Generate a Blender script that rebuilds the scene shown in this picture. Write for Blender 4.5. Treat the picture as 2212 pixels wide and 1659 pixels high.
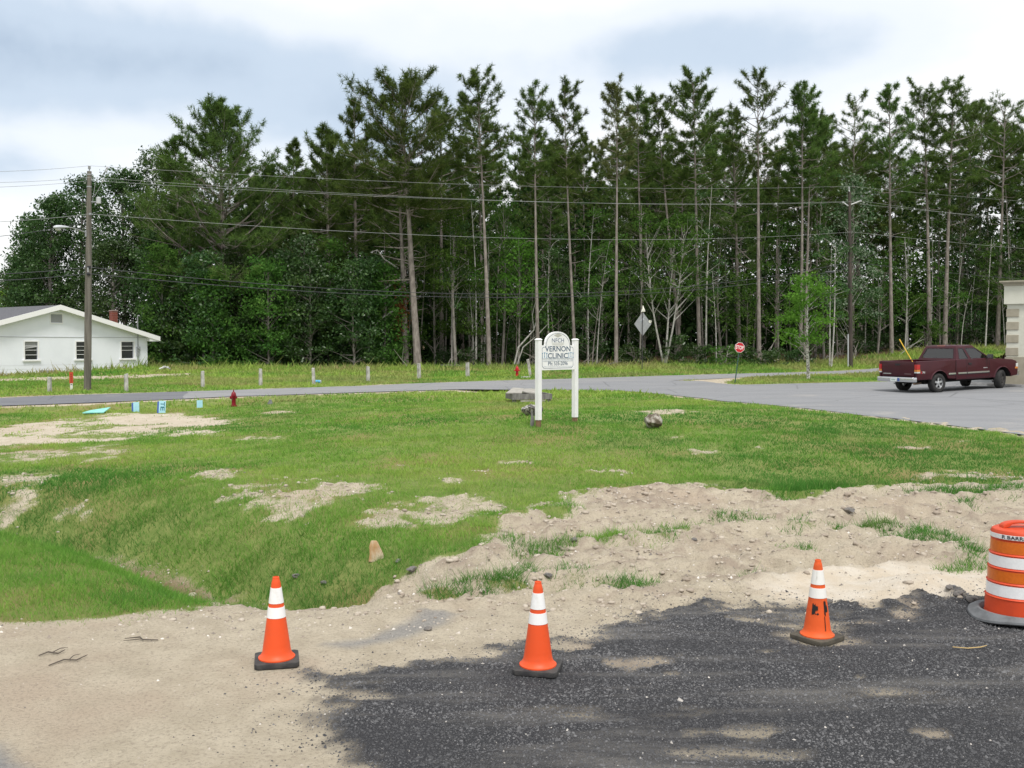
import bpy, bmesh, math, random
import numpy as np
from mathutils import Vector, Matrix, geometry

for o in list(bpy.data.objects):
    bpy.data.objects.remove(o)
SC = bpy.context.scene
COL = SC.collection
R = math.radians

# ------------------------------------------------------------------ camera
CZ, FPX, PITCH = 2.62, 2100.0, R(2.39)          # focal length in pixels of a 2212 px wide picture
cam = bpy.data.cameras.new('camera'); camo = bpy.data.objects.new('camera', cam); COL.objects.link(camo)
cam.sensor_width = 36; cam.lens = 36 * FPX / 2212
cam.clip_start = .1; cam.clip_end = 3000
camo.location = (0, 0, CZ); camo.rotation_euler = (R(90) - PITCH, 0, 0)
SC.camera = camo

# ------------------------------------------------------------------ sky and sun
SUN_EL, SUN_AZ = 62, 165                         # azimuth clockwise from +Y
w = bpy.data.worlds.new('World'); SC.world = w; w.use_nodes = True
nt = w.node_tree; nt.nodes.clear()
def N(t, ty, **kw):
    n = t.nodes.new(ty)
    for k, v in kw.items():
        if hasattr(n, k) and not k.startswith('i_'): setattr(n, k, v)
    return n
out = N(nt, 'ShaderNodeOutputWorld'); bg = N(nt, 'ShaderNodeBackground'); bg.inputs[1].default_value = .1
sky = N(nt, 'ShaderNodeTexSky'); sky.sky_type = 'NISHITA'; sky.sun_disc = False
sky.sun_elevation = R(SUN_EL); sky.sun_rotation = R(SUN_AZ); sky.air_density = 1; sky.dust_density = 2
tc = N(nt, 'ShaderNodeTexCoord')
sep = N(nt, 'ShaderNodeSeparateXYZ'); nt.links.new(tc.outputs['Generated'], sep.inputs[0])
def M(op, a, b=None, t=nt):
    n = t.nodes.new('ShaderNodeMath'); n.operation = op
    for i, v in enumerate((a, b)):
        if v is None: continue
        if isinstance(v, (int, float)): n.inputs[i].default_value = v
        else: t.links.new(v, n.inputs[i])
    return n.outputs[0]
zz = M('ADD', M('MAXIMUM', sep.outputs[2], 0.0), .22)
px_ = M('DIVIDE', sep.outputs[0], zz); py_ = M('DIVIDE', sep.outputs[1], zz)
cmb = N(nt, 'ShaderNodeCombineXYZ'); nt.links.new(px_, cmb.inputs[0]); nt.links.new(py_, cmb.inputs[1])
def noise(t, vec, scale, detail=4, rough=.5, off=(0, 0, 0)):
    m = t.nodes.new('ShaderNodeMapping'); m.inputs['Location'].default_value = off
    t.links.new(vec, m.inputs['Vector'])
    n = t.nodes.new('ShaderNodeTexNoise'); n.inputs['Scale'].default_value = scale
    n.inputs['Detail'].default_value = detail; n.inputs['Roughness'].default_value = rough
    t.links.new(m.outputs[0], n.inputs['Vector'])
    return n
def ramp(t, fac, stops):
    r = t.nodes.new('ShaderNodeValToRGB'); r.color_ramp.interpolation = 'EASE'
    while len(r.color_ramp.elements) < len(stops): r.color_ramp.elements.new(.5)
    for e, (p, c) in zip(r.color_ramp.elements, stops):
        e.position = p; e.color = (*c, 1) if len(c) == 3 else c
    if fac is not None: t.links.new(fac, r.inputs[0])
    return r.outputs[0]
def mixc(t, fac, a, b, mode='MIX'):
    m = t.nodes.new('ShaderNodeMix'); m.data_type = 'RGBA'; m.blend_type = mode
    for s, v in ((0, fac), (6, a), (7, b)):
        if isinstance(v, (int, float)): m.inputs[s].default_value = v
        elif isinstance(v, tuple): m.inputs[s].default_value = (*v, 1) if len(v) == 3 else v
        else: t.links.new(v, m.inputs[s])
    return m.outputs[2]
# cloud deck: white cloud with soft grey-blue undersides, thin places where the blue shows
n1 = noise(nt, cmb.outputs[0], .55, 4, .45, (3.1, 1.7, 0))
n2 = noise(nt, cmb.outputs[0], 1.7, 5, .5, (8.0, 2.0, 0))
# the broad grey-blue bank that hangs over the left of the wood, and its lighter cousins
def bank(az, el, saz, sel):
    dx = M('DIVIDE', M('SUBTRACT', M('ARCTAN2', sep.outputs[0], sep.outputs[1]), R(az)), R(saz))
    dz = M('DIVIDE', M('SUBTRACT', M('ARCSINE', sep.outputs[2]), R(el)), R(sel))
    q = M('ADD', M('MULTIPLY', dx, dx), M('MULTIPLY', dz, dz))
    return M('EXPONENT', M('MULTIPLY', q, -1.0))
b = M('ADD', bank(-26, 15.4, 12, 3.6), M('MULTIPLY', bank(11, 16.2, 13, 2.6), .55))
b = M('ADD', b, M('MULTIPLY', bank(-29, 9.0, 5, 1.6), .45))
b = M('ADD', b, M('MULTIPLY', bank(-8, 13.0, 7, 3.0), .50))
n3 = noise(nt, tc.outputs['Generated'], 5.5, 5, .55, (2.2, 4.1, 1.3))
b = M('MULTIPLY', b, M('ADD', M('MULTIPLY', M('SUBTRACT', n3.outputs[0], .5), 1.7), 1.0))
g = M('ADD', M('MULTIPLY', b, .74), M('MULTIPLY', M('SUBTRACT', M('ADD', M('MULTIPLY', n1.outputs[0], .5), M('MULTIPLY', n2.outputs[0], .5)), .5), 1.25))
cl = ramp(nt, g, [(.0, (1.0, 1.0, 1.0)), (.14, (.88, .925, .98)), (.40, (.60, .70, .82)), (.8, (.42, .52, .65))])
sc_ = mixc(nt, 1.0, cl, (9.0, 9.0, 9.0), 'MULTIPLY')
fin = mixc(nt, .88, sky.outputs[0], sc_)
nt.links.new(fin, bg.inputs[0]); nt.links.new(bg.outputs[0], out.inputs[0])
sl = bpy.data.lights.new('sun', 'SUN'); slo = bpy.data.objects.new('sun', sl); COL.objects.link(slo)
sl.energy = 2.3; sl.angle = R(16); sl.color = (1, .96, .9)
sd = Vector((math.sin(R(SUN_AZ)) * math.cos(R(SUN_EL)), math.cos(R(SUN_AZ)) * math.cos(R(SUN_EL)), math.sin(R(SUN_EL))))
slo.rotation_euler = sd.to_track_quat('Z', 'Y').to_euler(); slo.location = (0, -10, 30)
SC.view_settings.view_transform = 'Standard'; SC.view_settings.look = 'None'
SC.view_settings.exposure = 0.35; SC.view_settings.gamma = 1
SC.render.engine = 'CYCLES'

# ------------------------------------------------------------------ helpers: pixels to places
CP, SP = math.cos(PITCH), math.sin(PITCH)
def at(px, py, d):
    u = (px - 1106) / FPX; v = (829.5 - py) / FPX
    dy = CP + v * SP; dz = -SP + v * CP
    k = d / dy
    return Vector((u * k, d, CZ + dz * k))

# ------------------------------------------------------------------ noise on arrays
def _h(ix, iy, s):
    n = (ix.astype(np.int64) * 374761393 + iy.astype(np.int64) * 668265263 + s * 1442695041) & 0x7fffffff
    n = ((n ^ (n >> 13)) * 1274126177) & 0x7fffffff
    return ((n ^ (n >> 16)) & 0xffff) / 65535.0
def vn(x, y, s=0):
    ix = np.floor(x); iy = np.floor(y); fx = x - ix; fy = y - iy
    fx = fx * fx * (3 - 2 * fx); fy = fy * fy * (3 - 2 * fy)
    a = _h(ix, iy, s); b_ = _h(ix + 1, iy, s); c = _h(ix, iy + 1, s); d = _h(ix + 1, iy + 1, s)
    return (a * (1 - fx) + b_ * fx) * (1 - fy) + (c * (1 - fx) + d * fx) * fy
def fbm(x, y, s=0, o=4):
    t = 0; a = .5
    for i in range(o):
        t = t + a * vn(x, y, s + i); x = x * 2.03 + 5.1; y = y * 2.03 - 3.7; a *= .5
    return t / (1 - .5 ** o)
def sst(a, b_, x):
    t = np.clip((x - a) / (b_ - a), 0, 1); return t * t * (3 - 2 * t)

# ------------------------------------------------------------------ terrain height
_cp = [(px, py, d) for px, py, d in [
    (-500, 1659, 6.0), (0, 1659, 6.05), (600, 1659, 6.05), (1106, 1659, 6.05), (1700, 1659, 6.05), (2212, 1659, 6.05), (2700, 1659, 6.05),
    (0, 1430, 8.02), (600, 1430, 8.02), (1160, 1445, 7.85), (1760, 1385, 8.6), (2170, 1345, 9.15), (2600, 1340, 9.2),
    (0, 1340, 9.25), (-500, 1340, 9.3), (330, 1290, 10.1), (0, 1200, 12.2), (300, 1200, 12.4), (-500, 1200, 12.2),
    (800, 1205, 11.9), (1050, 1165, 13.0), (1400, 1200, 12.0), (1800, 1180, 12.5), (2200, 1200, 12.0), (2600, 1200, 12),
    (1230, 1085, 15.6), (1500, 1050, 17.1), (1800, 1050, 17.0), (2212, 1010, 18.8), (2600, 1010, 18.6),
    (600, 1060, 16.2), (900, 1075, 15.6), (600, 1000, 19.4), (300, 990, 21.5), (0, 985, 22.5), (-400, 985, 23),
    (600, 930, 26), (1000, 940, 23.6), (1000, 1040, 17.0), (0, 925, 30.0), (300, 900, 33.0), (505, 879, 35.5), (-400, 915, 31),
    (750, 880, 33.5), (950, 868, 36), (1163, 925, 24), (1242, 910, 25), (1412, 928, 24.3), (1500, 960, 21.6), (1600, 900, 27), (1800, 930, 24.0), (2100, 960, 21.7),
    (2212, 940, 23.4), (1822, 893, 28.6), (1571, 868, 34), (1320, 843, 44), (1150, 860, 37.5),
    (0, 877, 36.5), (250, 868, 38), (505, 857, 40), (780, 848, 43), (1040, 840, 46), (0, 860, 41), (250, 851, 43.5), (505, 843, 46.5), (780, 834, 50), (1040, 824, 55), (1500, 810, 65), (1905, 795, 79),
    (2022, 850, 39), (2160, 839, 40.6), (2300, 845, 39), (2500, 890, 30), (1905, 825, 50), (1590, 828, 51), (1750, 816, 58), (1800, 845, 40),
    (100, 840, 47), (438, 838, 48.5), (905, 818, 58), (0, 812, 65), (319, 794, 74), (150, 802, 70), (-300, 815, 62),
    (450, 795, 78), (700, 800, 72), (905, 796, 77), (1200, 795, 80), (1430, 786, 85), (1640, 786, 86), (1838, 791, 83), (1900, 775, 90), (2000, 756, 96), (2150, 750, 100), (2400, 748, 100)]]
_cw = [at(*c) for c in _cp]
_cxyz = [(p.x, p.y, p.z) for p in _cw]
_cxyz += [(x, y, 0) for x in (-14, -5, 5, 14) for y in (-3, 2)]
_cxyz += [(-70, 150, .6), (0, 150, 1.2), (70, 150, 2.2), (-80, 90, .6), (80, 90, 2.2), (60, 50, 1.0), (-60, 40, .4), (40, 20, .5), (-30, 15, 0)]
_C = np.array(_cxyz)
def _ut(x, y):
    y = np.maximum(y, -3.0) + 5.0
    return np.stack([x / y * 2.2, np.log(y) * 1.6], -1)
_P = _ut(_C[:, 0], _C[:, 1])
def _ker(r2): return np.where(r2 > 1e-12, .5 * r2 * np.log(np.maximum(r2, 1e-12)), 0)
_n = len(_P); _A = np.zeros((_n + 3, _n + 3))
_A[:_n, :_n] = _ker(((_P[:, None] - _P[None]) ** 2).sum(-1)) + np.eye(_n) * .004
_A[:_n, _n] = 1; _A[:_n, _n + 1:] = _P; _A[_n, :_n] = 1; _A[_n + 1:, :_n] = _P.T
_W = np.linalg.solve(_A, np.concatenate([_C[:, 2], np.zeros(3)]))
def tps(x, y):
    x = np.asarray(x, float); y = np.asarray(y, float); sh = x.shape
    q = _ut(x.ravel(), y.ravel()); o = np.empty(len(q))
    for i in range(0, len(q), 40000):
        s = q[i:i + 40000]
        o[i:i + 40000] = _ker(((s[:, None] - _P[None]) ** 2).sum(-1)) @ _W[:_n] + _W[_n] + s @ _W[_n + 1:]
    o = o.reshape(sh)
    far = sst(105, 170, np.hypot(x * .9, y)); return o * (1 - far) + 1.3 * far
def gp0(px, py, dmax=160):
    ds = np.exp(np.linspace(math.log(3.), math.log(dmax), 900))
    u = (px - 1106) / FPX; v = (829.5 - py) / FPX
    k = ds / (CP + v * SP); X = u * k; Z = CZ + (-SP + v * CP) * k
    h = tps(X, ds); i = np.argmax(Z < h)
    if Z[i] >= h[i]: i = len(ds) - 1
    j = max(i - 1, 0); a = Z[j] - h[j]; c = Z[i] - h[i]
    t = a / (a - c) if a != c else 0
    d = ds[j] + t * (ds[i] - ds[j]); return X[j] + t * (X[i] - X[j]), d
def world_poly(pts): return np.array([gp0(*p) for p in pts])

def seg_dist(x, y, poly, closed):
    n = len(poly); best = np.full(x.shape, 1e9)
    for i in range(n if closed else n - 1):
        a = poly[i]; c = poly[(i + 1) % n]; d = c - a; L = max((d ** 2).sum(), 1e-9)
        t = np.clip(((x - a[0]) * d[0] + (y - a[1]) * d[1]) / L, 0, 1)
        best = np.minimum(best, (x - a[0] - t * d[0]) ** 2 + (y - a[1] - t * d[1]) ** 2)
    return np.sqrt(best)
def sdf(x, y, poly):
    """signed distance, positive inside"""
    ins = np.zeros(x.shape, bool); n = len(poly)
    for i in range(n):
        a = poly[i]; c = poly[(i + 1) % n]
        if a[1] == c[1]: continue
        cond = ((a[1] > y) != (c[1] > y)) & (x < (c[0] - a[0]) * (y - a[1]) / (c[1] - a[1]) + a[0])
        ins ^= cond
    d = seg_dist(x, y, poly, True); return np.where(ins, d, -d)

# outlines on the ground
ROAD_NEAR = [(-700, 905), (-300, 888), (0, 877), (250, 868), (505, 857), (780, 848), (1040, 840), (1330, 827), (1560, 818), (1750, 810), (1905, 804), (2200, 793), (2500, 783)]
ROAD_FAR = [(-700, 884), (-300, 871), (0, 860), (250, 851), (505, 843), (780, 834), (1040, 824), (1500, 810), (1905, 795), (2200, 784), (2500, 775)]
rn = world_poly(ROAD_NEAR); rf = world_poly(ROAD_FAR)
ROAD = np.concatenate([rn, rf[::-1]])
LOT = world_poly([(985, 842), (1320, 843), (1420, 851), (1571, 868), (1822, 893), (2212, 940), (2700, 1020), (3100, 1000), (2900, 850), (2450, 815), (2200, 817), (1905, 825), (1720, 829), (1600, 832), (1545, 828), (1520, 824), (1400, 821), (1150, 832)])
ISL_SAND = world_poly([(1470, 825), (1530, 818), (1600, 815), (1605, 818), (1570, 825), (1590, 833), (1540, 831)])
DIRT = world_poly([(-600, 1345), (0, 1343), (120, 1338), (250, 1332), (450, 1315), (490, 1275), (640, 1242), (720, 1225), (800, 1206), (930, 1200), (1050, 1198), (1040, 1165), (1060, 1122), (1190, 1112), (1230, 1078), (1330, 1062), (1400, 1042), (1480, 1040), (1540, 1056), (1650, 1056), (1700, 1072), (1850, 1056), (1960, 1050), (2060, 1042), (2212, 1040), (2800, 1020), (3000, 1300), (3000, 1659), (2400, 2300), (-300, 2300), (-800, 1659)])
MILL = world_poly([(1225, 1385), (1330, 1352), (1450, 1312), (1540, 1312), (1620, 1322), (1700, 1306), (1800, 1312), (1950, 1308), (2130, 1298), (2300, 1292), (2900, 1290), (3200, 1659), (2500, 2300), (900, 2300), (750, 1700), (725, 1600), (650, 1548), (700, 1525), (820, 1492), (690, 1487), (685, 1464), (790, 1457), (900, 1457), (1000, 1432), (1110, 1412)])
WSAND = world_poly([(1640, 1290), (1600, 1262), (1700, 1235), (1850, 1215), (2000, 1222), (2150, 1240), (2500, 1250), (2500, 1300), (2130, 1300), (1950, 1312), (1750, 1312)])
PUDDLE = world_poly([(700, 1392), (800, 1375), (880, 1345), (920, 1325), (1000, 1322), (960, 1345), (880, 1378), (760, 1400)])
MOUND = world_poly([(-400, 930), (0, 926), (130, 908), (290, 895), (380, 893), (470, 903), (505, 912), (440, 922), (475, 940), (330, 940), (150, 955), (0, 968), (-400, 975)])
HOUSE_STRIP = world_poly([(-300, 828), (0, 824), (330, 816), (420, 812), (420, 806), (300, 808), (0, 817), (-300, 822)])
def ell(px, py, rx, ry, n=14):
    return world_poly([(px + rx * math.cos(a), py + ry * math.sin(a)) for a in np.linspace(0, 2 * math.pi, n, endpoint=False)])
BARE = [ell(*e) for e in [(110, 985, 95, 12), (45, 1040, 50, 16), (450, 1026, 45, 9), (230, 970, 60, 8), (690, 1062, 120, 26), (640, 1088, 60, 18), (845, 1108, 65, 24), (960, 1105, 95, 26), (560, 950, 30, 4),
        (1510, 978, 34, 7), (1640, 967, 16, 2), (1110, 1000, 26, 4), (975, 1041, 28, 5), (1040, 1022, 22, 3), (1320, 1020, 60, 4), (860, 1003, 14, 3), (1460, 945, 24, 4), (1375, 867, 22, 3), (1440, 890, 40, 5), (1960, 968, 60, 4), (2060, 955, 50, 4),
        (1170, 1092, 30, 5), (590, 888, 22, 4), (420, 1250, 60, 9), (530, 1185, 26, 10), (160, 1060, 40, 8), (2100, 1028, 110, 9), (640, 1210, 18, 6), (1640, 870, 20, 2)]]
WET = [ell(*e) for e in [(590, 1218, 55, 17), (350, 1133, 50, 6), (650, 1205, 22, 8), (270, 1180, 30, 4)]]
TUFTS = [ell(*e) for e in [(1030, 1262, 110, 9), (1110, 1250, 40, 10), (960, 1268, 40, 6), (1230, 1243, 60, 20), (1330, 1262, 80, 11), (1180, 1185, 75, 9), (1310, 1168, 60, 13), (1410, 1155, 60, 13), (1510, 1135, 70, 11), (1600, 1118, 60, 8), (1100, 1172, 40, 6),
        (1710, 1130, 45, 13), (1725, 1190, 35, 9), (1990, 1166, 48, 14), (1900, 1146, 30, 8), (2080, 1100, 26, 12), (2100, 1226, 55, 14), (1700, 1062, 60, 14), (1770, 1052, 60, 10), (2060, 1062, 60, 7), (2170, 1060, 60, 14), (1980, 1068, 40, 6), (2060, 1180, 36, 5), (1620, 1240, 30, 5), (1410, 1270, 30, 6), (560, 1280, 26, 12), (1230, 1105, 30, 10), (2110, 1200, 24, 6), (1850, 1140, 40, 4)]]
MILLSAND = [ell(*e) for e in [(1390, 1437, 48, 7), (1285, 1385, 40, 9), (1640, 1345, 55, 8), (1690, 1330, 30, 4), (1960, 1328, 34, 6), (1560, 1592, 75, 9), (1490, 1420, 22, 5), (1230, 1400, 24, 6), (1450, 1462, 16, 4), (1520, 1508, 20, 4), (1610, 1300, 16, 5), (2020, 1590, 26, 5), (1660, 1410, 30, 4), (800, 1510, 40, 5), (1480, 1600, 40, 6), (1860, 1470, 14, 3)]]
LEFT_ASPH = world_poly([(-400, 1560), (0, 1606), (30, 1635), (60, 1665), (200, 1900), (-400, 1900)])
DITCH = world_poly([(-400, 1062), (0, 1078), (180, 1098), (350, 1132), (480, 1170), (590, 1212), (690, 1228)])
DITCH2 = np.array([(rn[i] + (np.array([.72, -.70])) * 1.9) for i in range(1, 7)])
TRACKS = [world_poly(p) for p in [[(1080, 1140), (1300, 1115), (1500, 1085), (1700, 1075), (1900, 1068)], [(1100, 1200), (1400, 1180), (1700, 1150), (2000, 1120), (2300, 1090)], [(900, 1290), (1200, 1270), (1500, 1250), (1750, 1220), (2000, 1200)], [(1250, 1160), (1500, 1130), (1800, 1100), (2200, 1080)]]]

def masks(x, y):
    nz = (fbm(x * 1.1, y * 1.1, 11) - .5); nf = (fbm(x * 5, y * 5, 21, 3) - .5)
    sc = np.clip(y / 12, .6, 3)
    e = (nz * .9 + nf * .5) * sc
    dirt = sst(-.22, .22, sdf(x, y, DIRT) + e * .75)
    for p in BARE:
        a = p[:, 0]; c = p[:, 1]
        m = (x > a.min() - 2) & (x < a.max() + 2) & (y > c.min() - 2) & (y < c.max() + 2)
        if m.any():
            v = np.zeros(x.shape); s = min(np.ptp(a), np.ptp(c)) * .5
            v[m] = sst(-.7 * s, .7 * s, sdf(x[m], y[m], p) + (e * 2.0)[m] * min(1, s)); dirt = np.maximum(dirt, v * .66)
    mound = sst(-.6, .5, sdf(x, y, MOUND) + e * .8); dirt = np.maximum(dirt, mound * (.95 - .55 * sst(.50, .66, fbm(x * .8, y * .8, 98, 3))))
    dirt = np.maximum(dirt, sst(-.4, .6, sdf(x, y, HOUSE_STRIP) + e * .6) * .75)
    tuft = np.zeros(x.shape)
    for p in TUFTS:
        a = p[:, 0]; c = p[:, 1]
        m = (x > a.min() - 1) & (x < a.max() + 1) & (y > c.min() - 1) & (y < c.max() + 1)
        if m.any():
            v = np.zeros(x.shape); s = min(np.ptp(a), np.ptp(c)) * .5
            v[m] = sst(-.5 * s, .25 * s, sdf(x[m], y[m], p) + (e * 1.6 + nf * 1.4)[m] * min(1, s)); tuft = np.maximum(tuft, v); dirt = dirt * (1 - .35 * v)
    # pale sandy shoulder along the asphalt
    rd = np.maximum(sdf(x, y, ROAD), sdf(x, y, LOT)) if True else 0
    sh = sst(-.55, -.05, rd + nf * .5 + nz * .3); dirt = np.maximum(dirt, sh * .8)
    dirt = np.maximum(dirt, sst(-.2, .3, sdf(x, y, ISL_SAND) + e * .2))
    mill = sst(-.16, .16, sdf(x, y, MILL) + (nz * .45 + nf * .75)) * (1 - .75 * sst(.66, .80, fbm(x * .7 + 3, y * 2.6, 97, 4)))
    for p in MILLSAND:
        a = p[:, 0]; c = p[:, 1]
        m = (x > a.min() - 1) & (x < a.max() + 1) & (y > c.min() - 1) & (y < c.max() + 1)
        if m.any():
            v = np.zeros(x.shape); s = min(np.ptp(a), np.ptp(c)) * .5
            v[m] = sst(-.2 * s, .9 * s, sdf(x[m], y[m], p) + ((nz + nf) * 2.4)[m] * min(.35, s * 2)); mill = mill * (1 - .65 * v)
    ws = sst(-.15, .3, sdf(x, y, WSAND) + e * .35); ws = np.maximum(ws, mound * .35)
    wet = sst(-.1, .12, sdf(x, y, PUDDLE) + nf * .12 + nz * .1) * .8
    wet = np.maximum(wet, sst(-.08, .1, sdf(x, y, LEFT_ASPH) + nf * .1))
    mud = np.zeros(x.shape)
    for p in WET:
        a = p[:, 0]; c = p[:, 1]
        m = (x > a.min() - 1) & (x < a.max() + 1) & (y > c.min() - 1) & (y < c.max() + 1)
        if m.any():
            v = np.zeros(x.shape); v[m] = sst(-.15, .25, sdf(x[m], y[m], p) + e[m] * .5); mud = np.maximum(mud, v)
    dl = seg_dist(x, y, DITCH, False); mud = np.maximum(mud, sst(.42, .12, dl) * sst(.50, .60, fbm(x * .9, y * .9, 101, 3)) if False else np.clip(1.0 - dl / .55, 0, 1) * sst(.44, .54, fbm(x * .8, y * .8, 101, 3)))
    dirt = np.maximum(dirt, mud * .8)
    return dict(dirt=dirt, mill=mill, ws=ws, wet=wet, mud=mud, road=rd, tuft=tuft)

def height(x, y, mk=None, fine=True):
    z = tps(x, y)
    d1 = seg_dist(x, y, DITCH, False); z = z - .88 * np.exp(-(d1 / 1.05) ** 2) * sst(8.5, 10.5, y)
    d2 = seg_dist(x, y, DITCH2, False); z = z - .38 * np.exp(-(d2 / 1.0) ** 2)
    if mk is None: mk = masks(x, y)
    rd = mk['road']
    rough = (1 - sst(-.8, .1, rd))
    z = z + rough * ((fbm(x * .35, y * .35, 5, 3) - .5) * .16 * sst(8, 14, y) + (fbm(x * 1.6, y * 1.6, 6, 3) - .5) * .07 * sst(8.5, 13, y))
    band = mk['dirt'] * sst(8.6, 10.5, y) * (1 - sst(22, 34, y)) * (1 - .75 * mk['ws'])
    rid = np.abs(fbm(x * 2.6, y * 3.4, 8, 4) - .5)
    z = z + band * (fbm(x * 6, y * 7, 7, 4) - .45) * .17 + band * (.12 - rid) * .30
    for i, t in enumerate(TRACKS):
        dt = seg_dist(x, y, t, False) + (vn(x * 2.2, y * 2.2, 40 + i) - .5) * .35
        z = z - .07 * np.exp(-(dt / .22) ** 2) + .05 * np.exp(-((dt - .42) / .16) ** 2)
    bank = sst(-.5, -.05, sdf(x, y, DIRT)) * (1 - sst(.1, .7, sdf(x, y, DIRT))) * sst(9.5, 11, y) * (1 - sst(15, 18, y)) * sst(-4, -2, x)
    z = z + bank * (.03 + .06 * fbm(x * 4, y * 4, 9, 3))
    z = z + mk['mill'] * (.018 + .02 * fbm(x * 1.3, y * 5, 10, 4)) + mk['mill'] * .10 * np.exp(-((x - 4.0) ** 2 / .5 + (y - 9.9) ** 2 / .06))
    z = z + .16 * np.exp(-((x - 4.55) ** 2 / .30 + (y - 10.35) ** 2 / .10))            # little pile of pale sand by the drum
    z = z - .05 * sst(.35, 1.1, rd)
    z = z + (fbm(x * 3, y * 3, 30, 3) - .5) * .018 * (1 - sst(-.4, 0, rd))
    return z

def axis_vals(segs):
    o = [segs[0][0]]
    for a, c, s0, s1 in segs:
        p = a
        while p < c - 1e-6:
            p += s0 + (s1 - s0) * (p - a) / (c - a); o.append(min(p, c))
    return np.unique(np.round(np.array(o), 4))
XP = axis_vals([(0, 7, .055, .075), (7, 16, .08, .35), (16, 45, .4, 1.2), (45, 110, 2, 6), (110, 900, 15, 180)])
XS = np.unique(np.concatenate([-XP, XP]))
YS = axis_vals([(-6, 4, .6, .3), (4, 9, .075, .06), (9, 19, .055, .10), (19, 42, .12, .3), (42, 105, .4, 1.3), (105, 200, 3, 9), (200, 1400, 20, 250)])
GX, GY = np.meshgrid(XS, YS)
GM = masks(GX.ravel(), GY.ravel())
GZ = height(GX.ravel(), GY.ravel(), GM).reshape(GX.shape)
GMG = {k: v.reshape(GX.shape) for k, v in GM.items()}
_rid = np.abs(fbm(GX * 2.6, GY * 3.4, 8, 4) - .5)
GMG['churn'] = GMG['dirt'] * sst(8.9, 10.3, GY) * (1 - sst(20, 26, GY)) * (1 - GMG['ws']) * np.exp(-(_rid / .055) ** 2) * sst(.42, .6, fbm(GX * .8, GY * 1.3, 99, 3))
def bil(F, x, y):
    x = np.asarray(x, float); y = np.asarray(y, float)
    i = np.clip(np.searchsorted(XS, x) - 1, 0, len(XS) - 2); j = np.clip(np.searchsorted(YS, y) - 1, 0, len(YS) - 2)
    tx = np.clip((x - XS[i]) / (XS[i + 1] - XS[i]), 0, 1); ty = np.clip((y - YS[j]) / (YS[j + 1] - YS[j]), 0, 1)
    return (F[j, i] * (1 - tx) + F[j, i + 1] * tx) * (1 - ty) + (F[j + 1, i] * (1 - tx) + F[j + 1, i + 1] * tx) * ty
def gz(x, y): return float(bil(GZ, np.array([x]), np.array([y]))[0])
def gp(px, py):
    x, y = gp0(px, py); return Vector((x, y, gz(x, y)))
def gpf(px, py):
    """point where the picture ray meets the finished ground"""
    ds = np.exp(np.linspace(math.log(3.), math.log(160), 3000))
    u = (px - 1106) / FPX; v = (829.5 - py) / FPX
    k = ds / (CP + v * SP); X = u * k; Z = CZ + (-SP + v * CP) * k
    h = bil(GZ, X, ds); i = int(np.argmax(Z < h))
    return Vector((X[i], ds[i], h[i]))

# ------------------------------------------------------------------ materials
MATS = {}
def newmat(name):
    m = bpy.data.materials.new(name); m.use_nodes = True
    t = m.node_tree; t.nodes.clear(); o = t.nodes.new('ShaderNodeOutputMaterial')
    MATS[name] = m
    return m, t, o
def mat(name, col, rough=.7, col2=None, scale=6., bump=0., bscale=60., metallic=0., spec=.4, detail=4, lo=.35, hi=.65, coat=0., stretch=None, emit=None):
    if name in MATS: return MATS[name]
    m, t, o = newmat(name)
    p = t.nodes.new('ShaderNodeBsdfPrincipled'); t.links.new(p.outputs[0], o.inputs[0])
    p.inputs['Roughness'].default_value = rough; p.inputs['Metallic'].default_value = metallic
    p.inputs['Specular IOR Level'].default_value = spec; p.inputs['Coat Weight'].default_value = coat
    c = t.nodes.new('ShaderNodeTexCoord'); vec = c.outputs['Object']
    if stretch:
        mp = t.nodes.new('ShaderNodeMapping'); mp.inputs['Scale'].default_value = stretch; t.links.new(vec, mp.inputs[0]); vec = mp.outputs[0]
    if col2:
        n = noise(t, vec, scale, detail, .6); t.links.new(ramp(t, n.outputs[0], [(lo, col), (hi, col2)]), p.inputs['Base Color'])
    else: p.inputs['Base Color'].default_value = (*col, 1)
    if bump:
        n = noise(t, vec, bscale, 4, .6); b_ = t.nodes.new('ShaderNodeBump'); b_.inputs['Strength'].default_value = bump
        b_.inputs['Distance'].default_value = .02
        t.links.new(n.outputs[0], b_.inputs['Height']); t.links.new(b_.outputs[0], p.inputs['Normal'])
    return m
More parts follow.
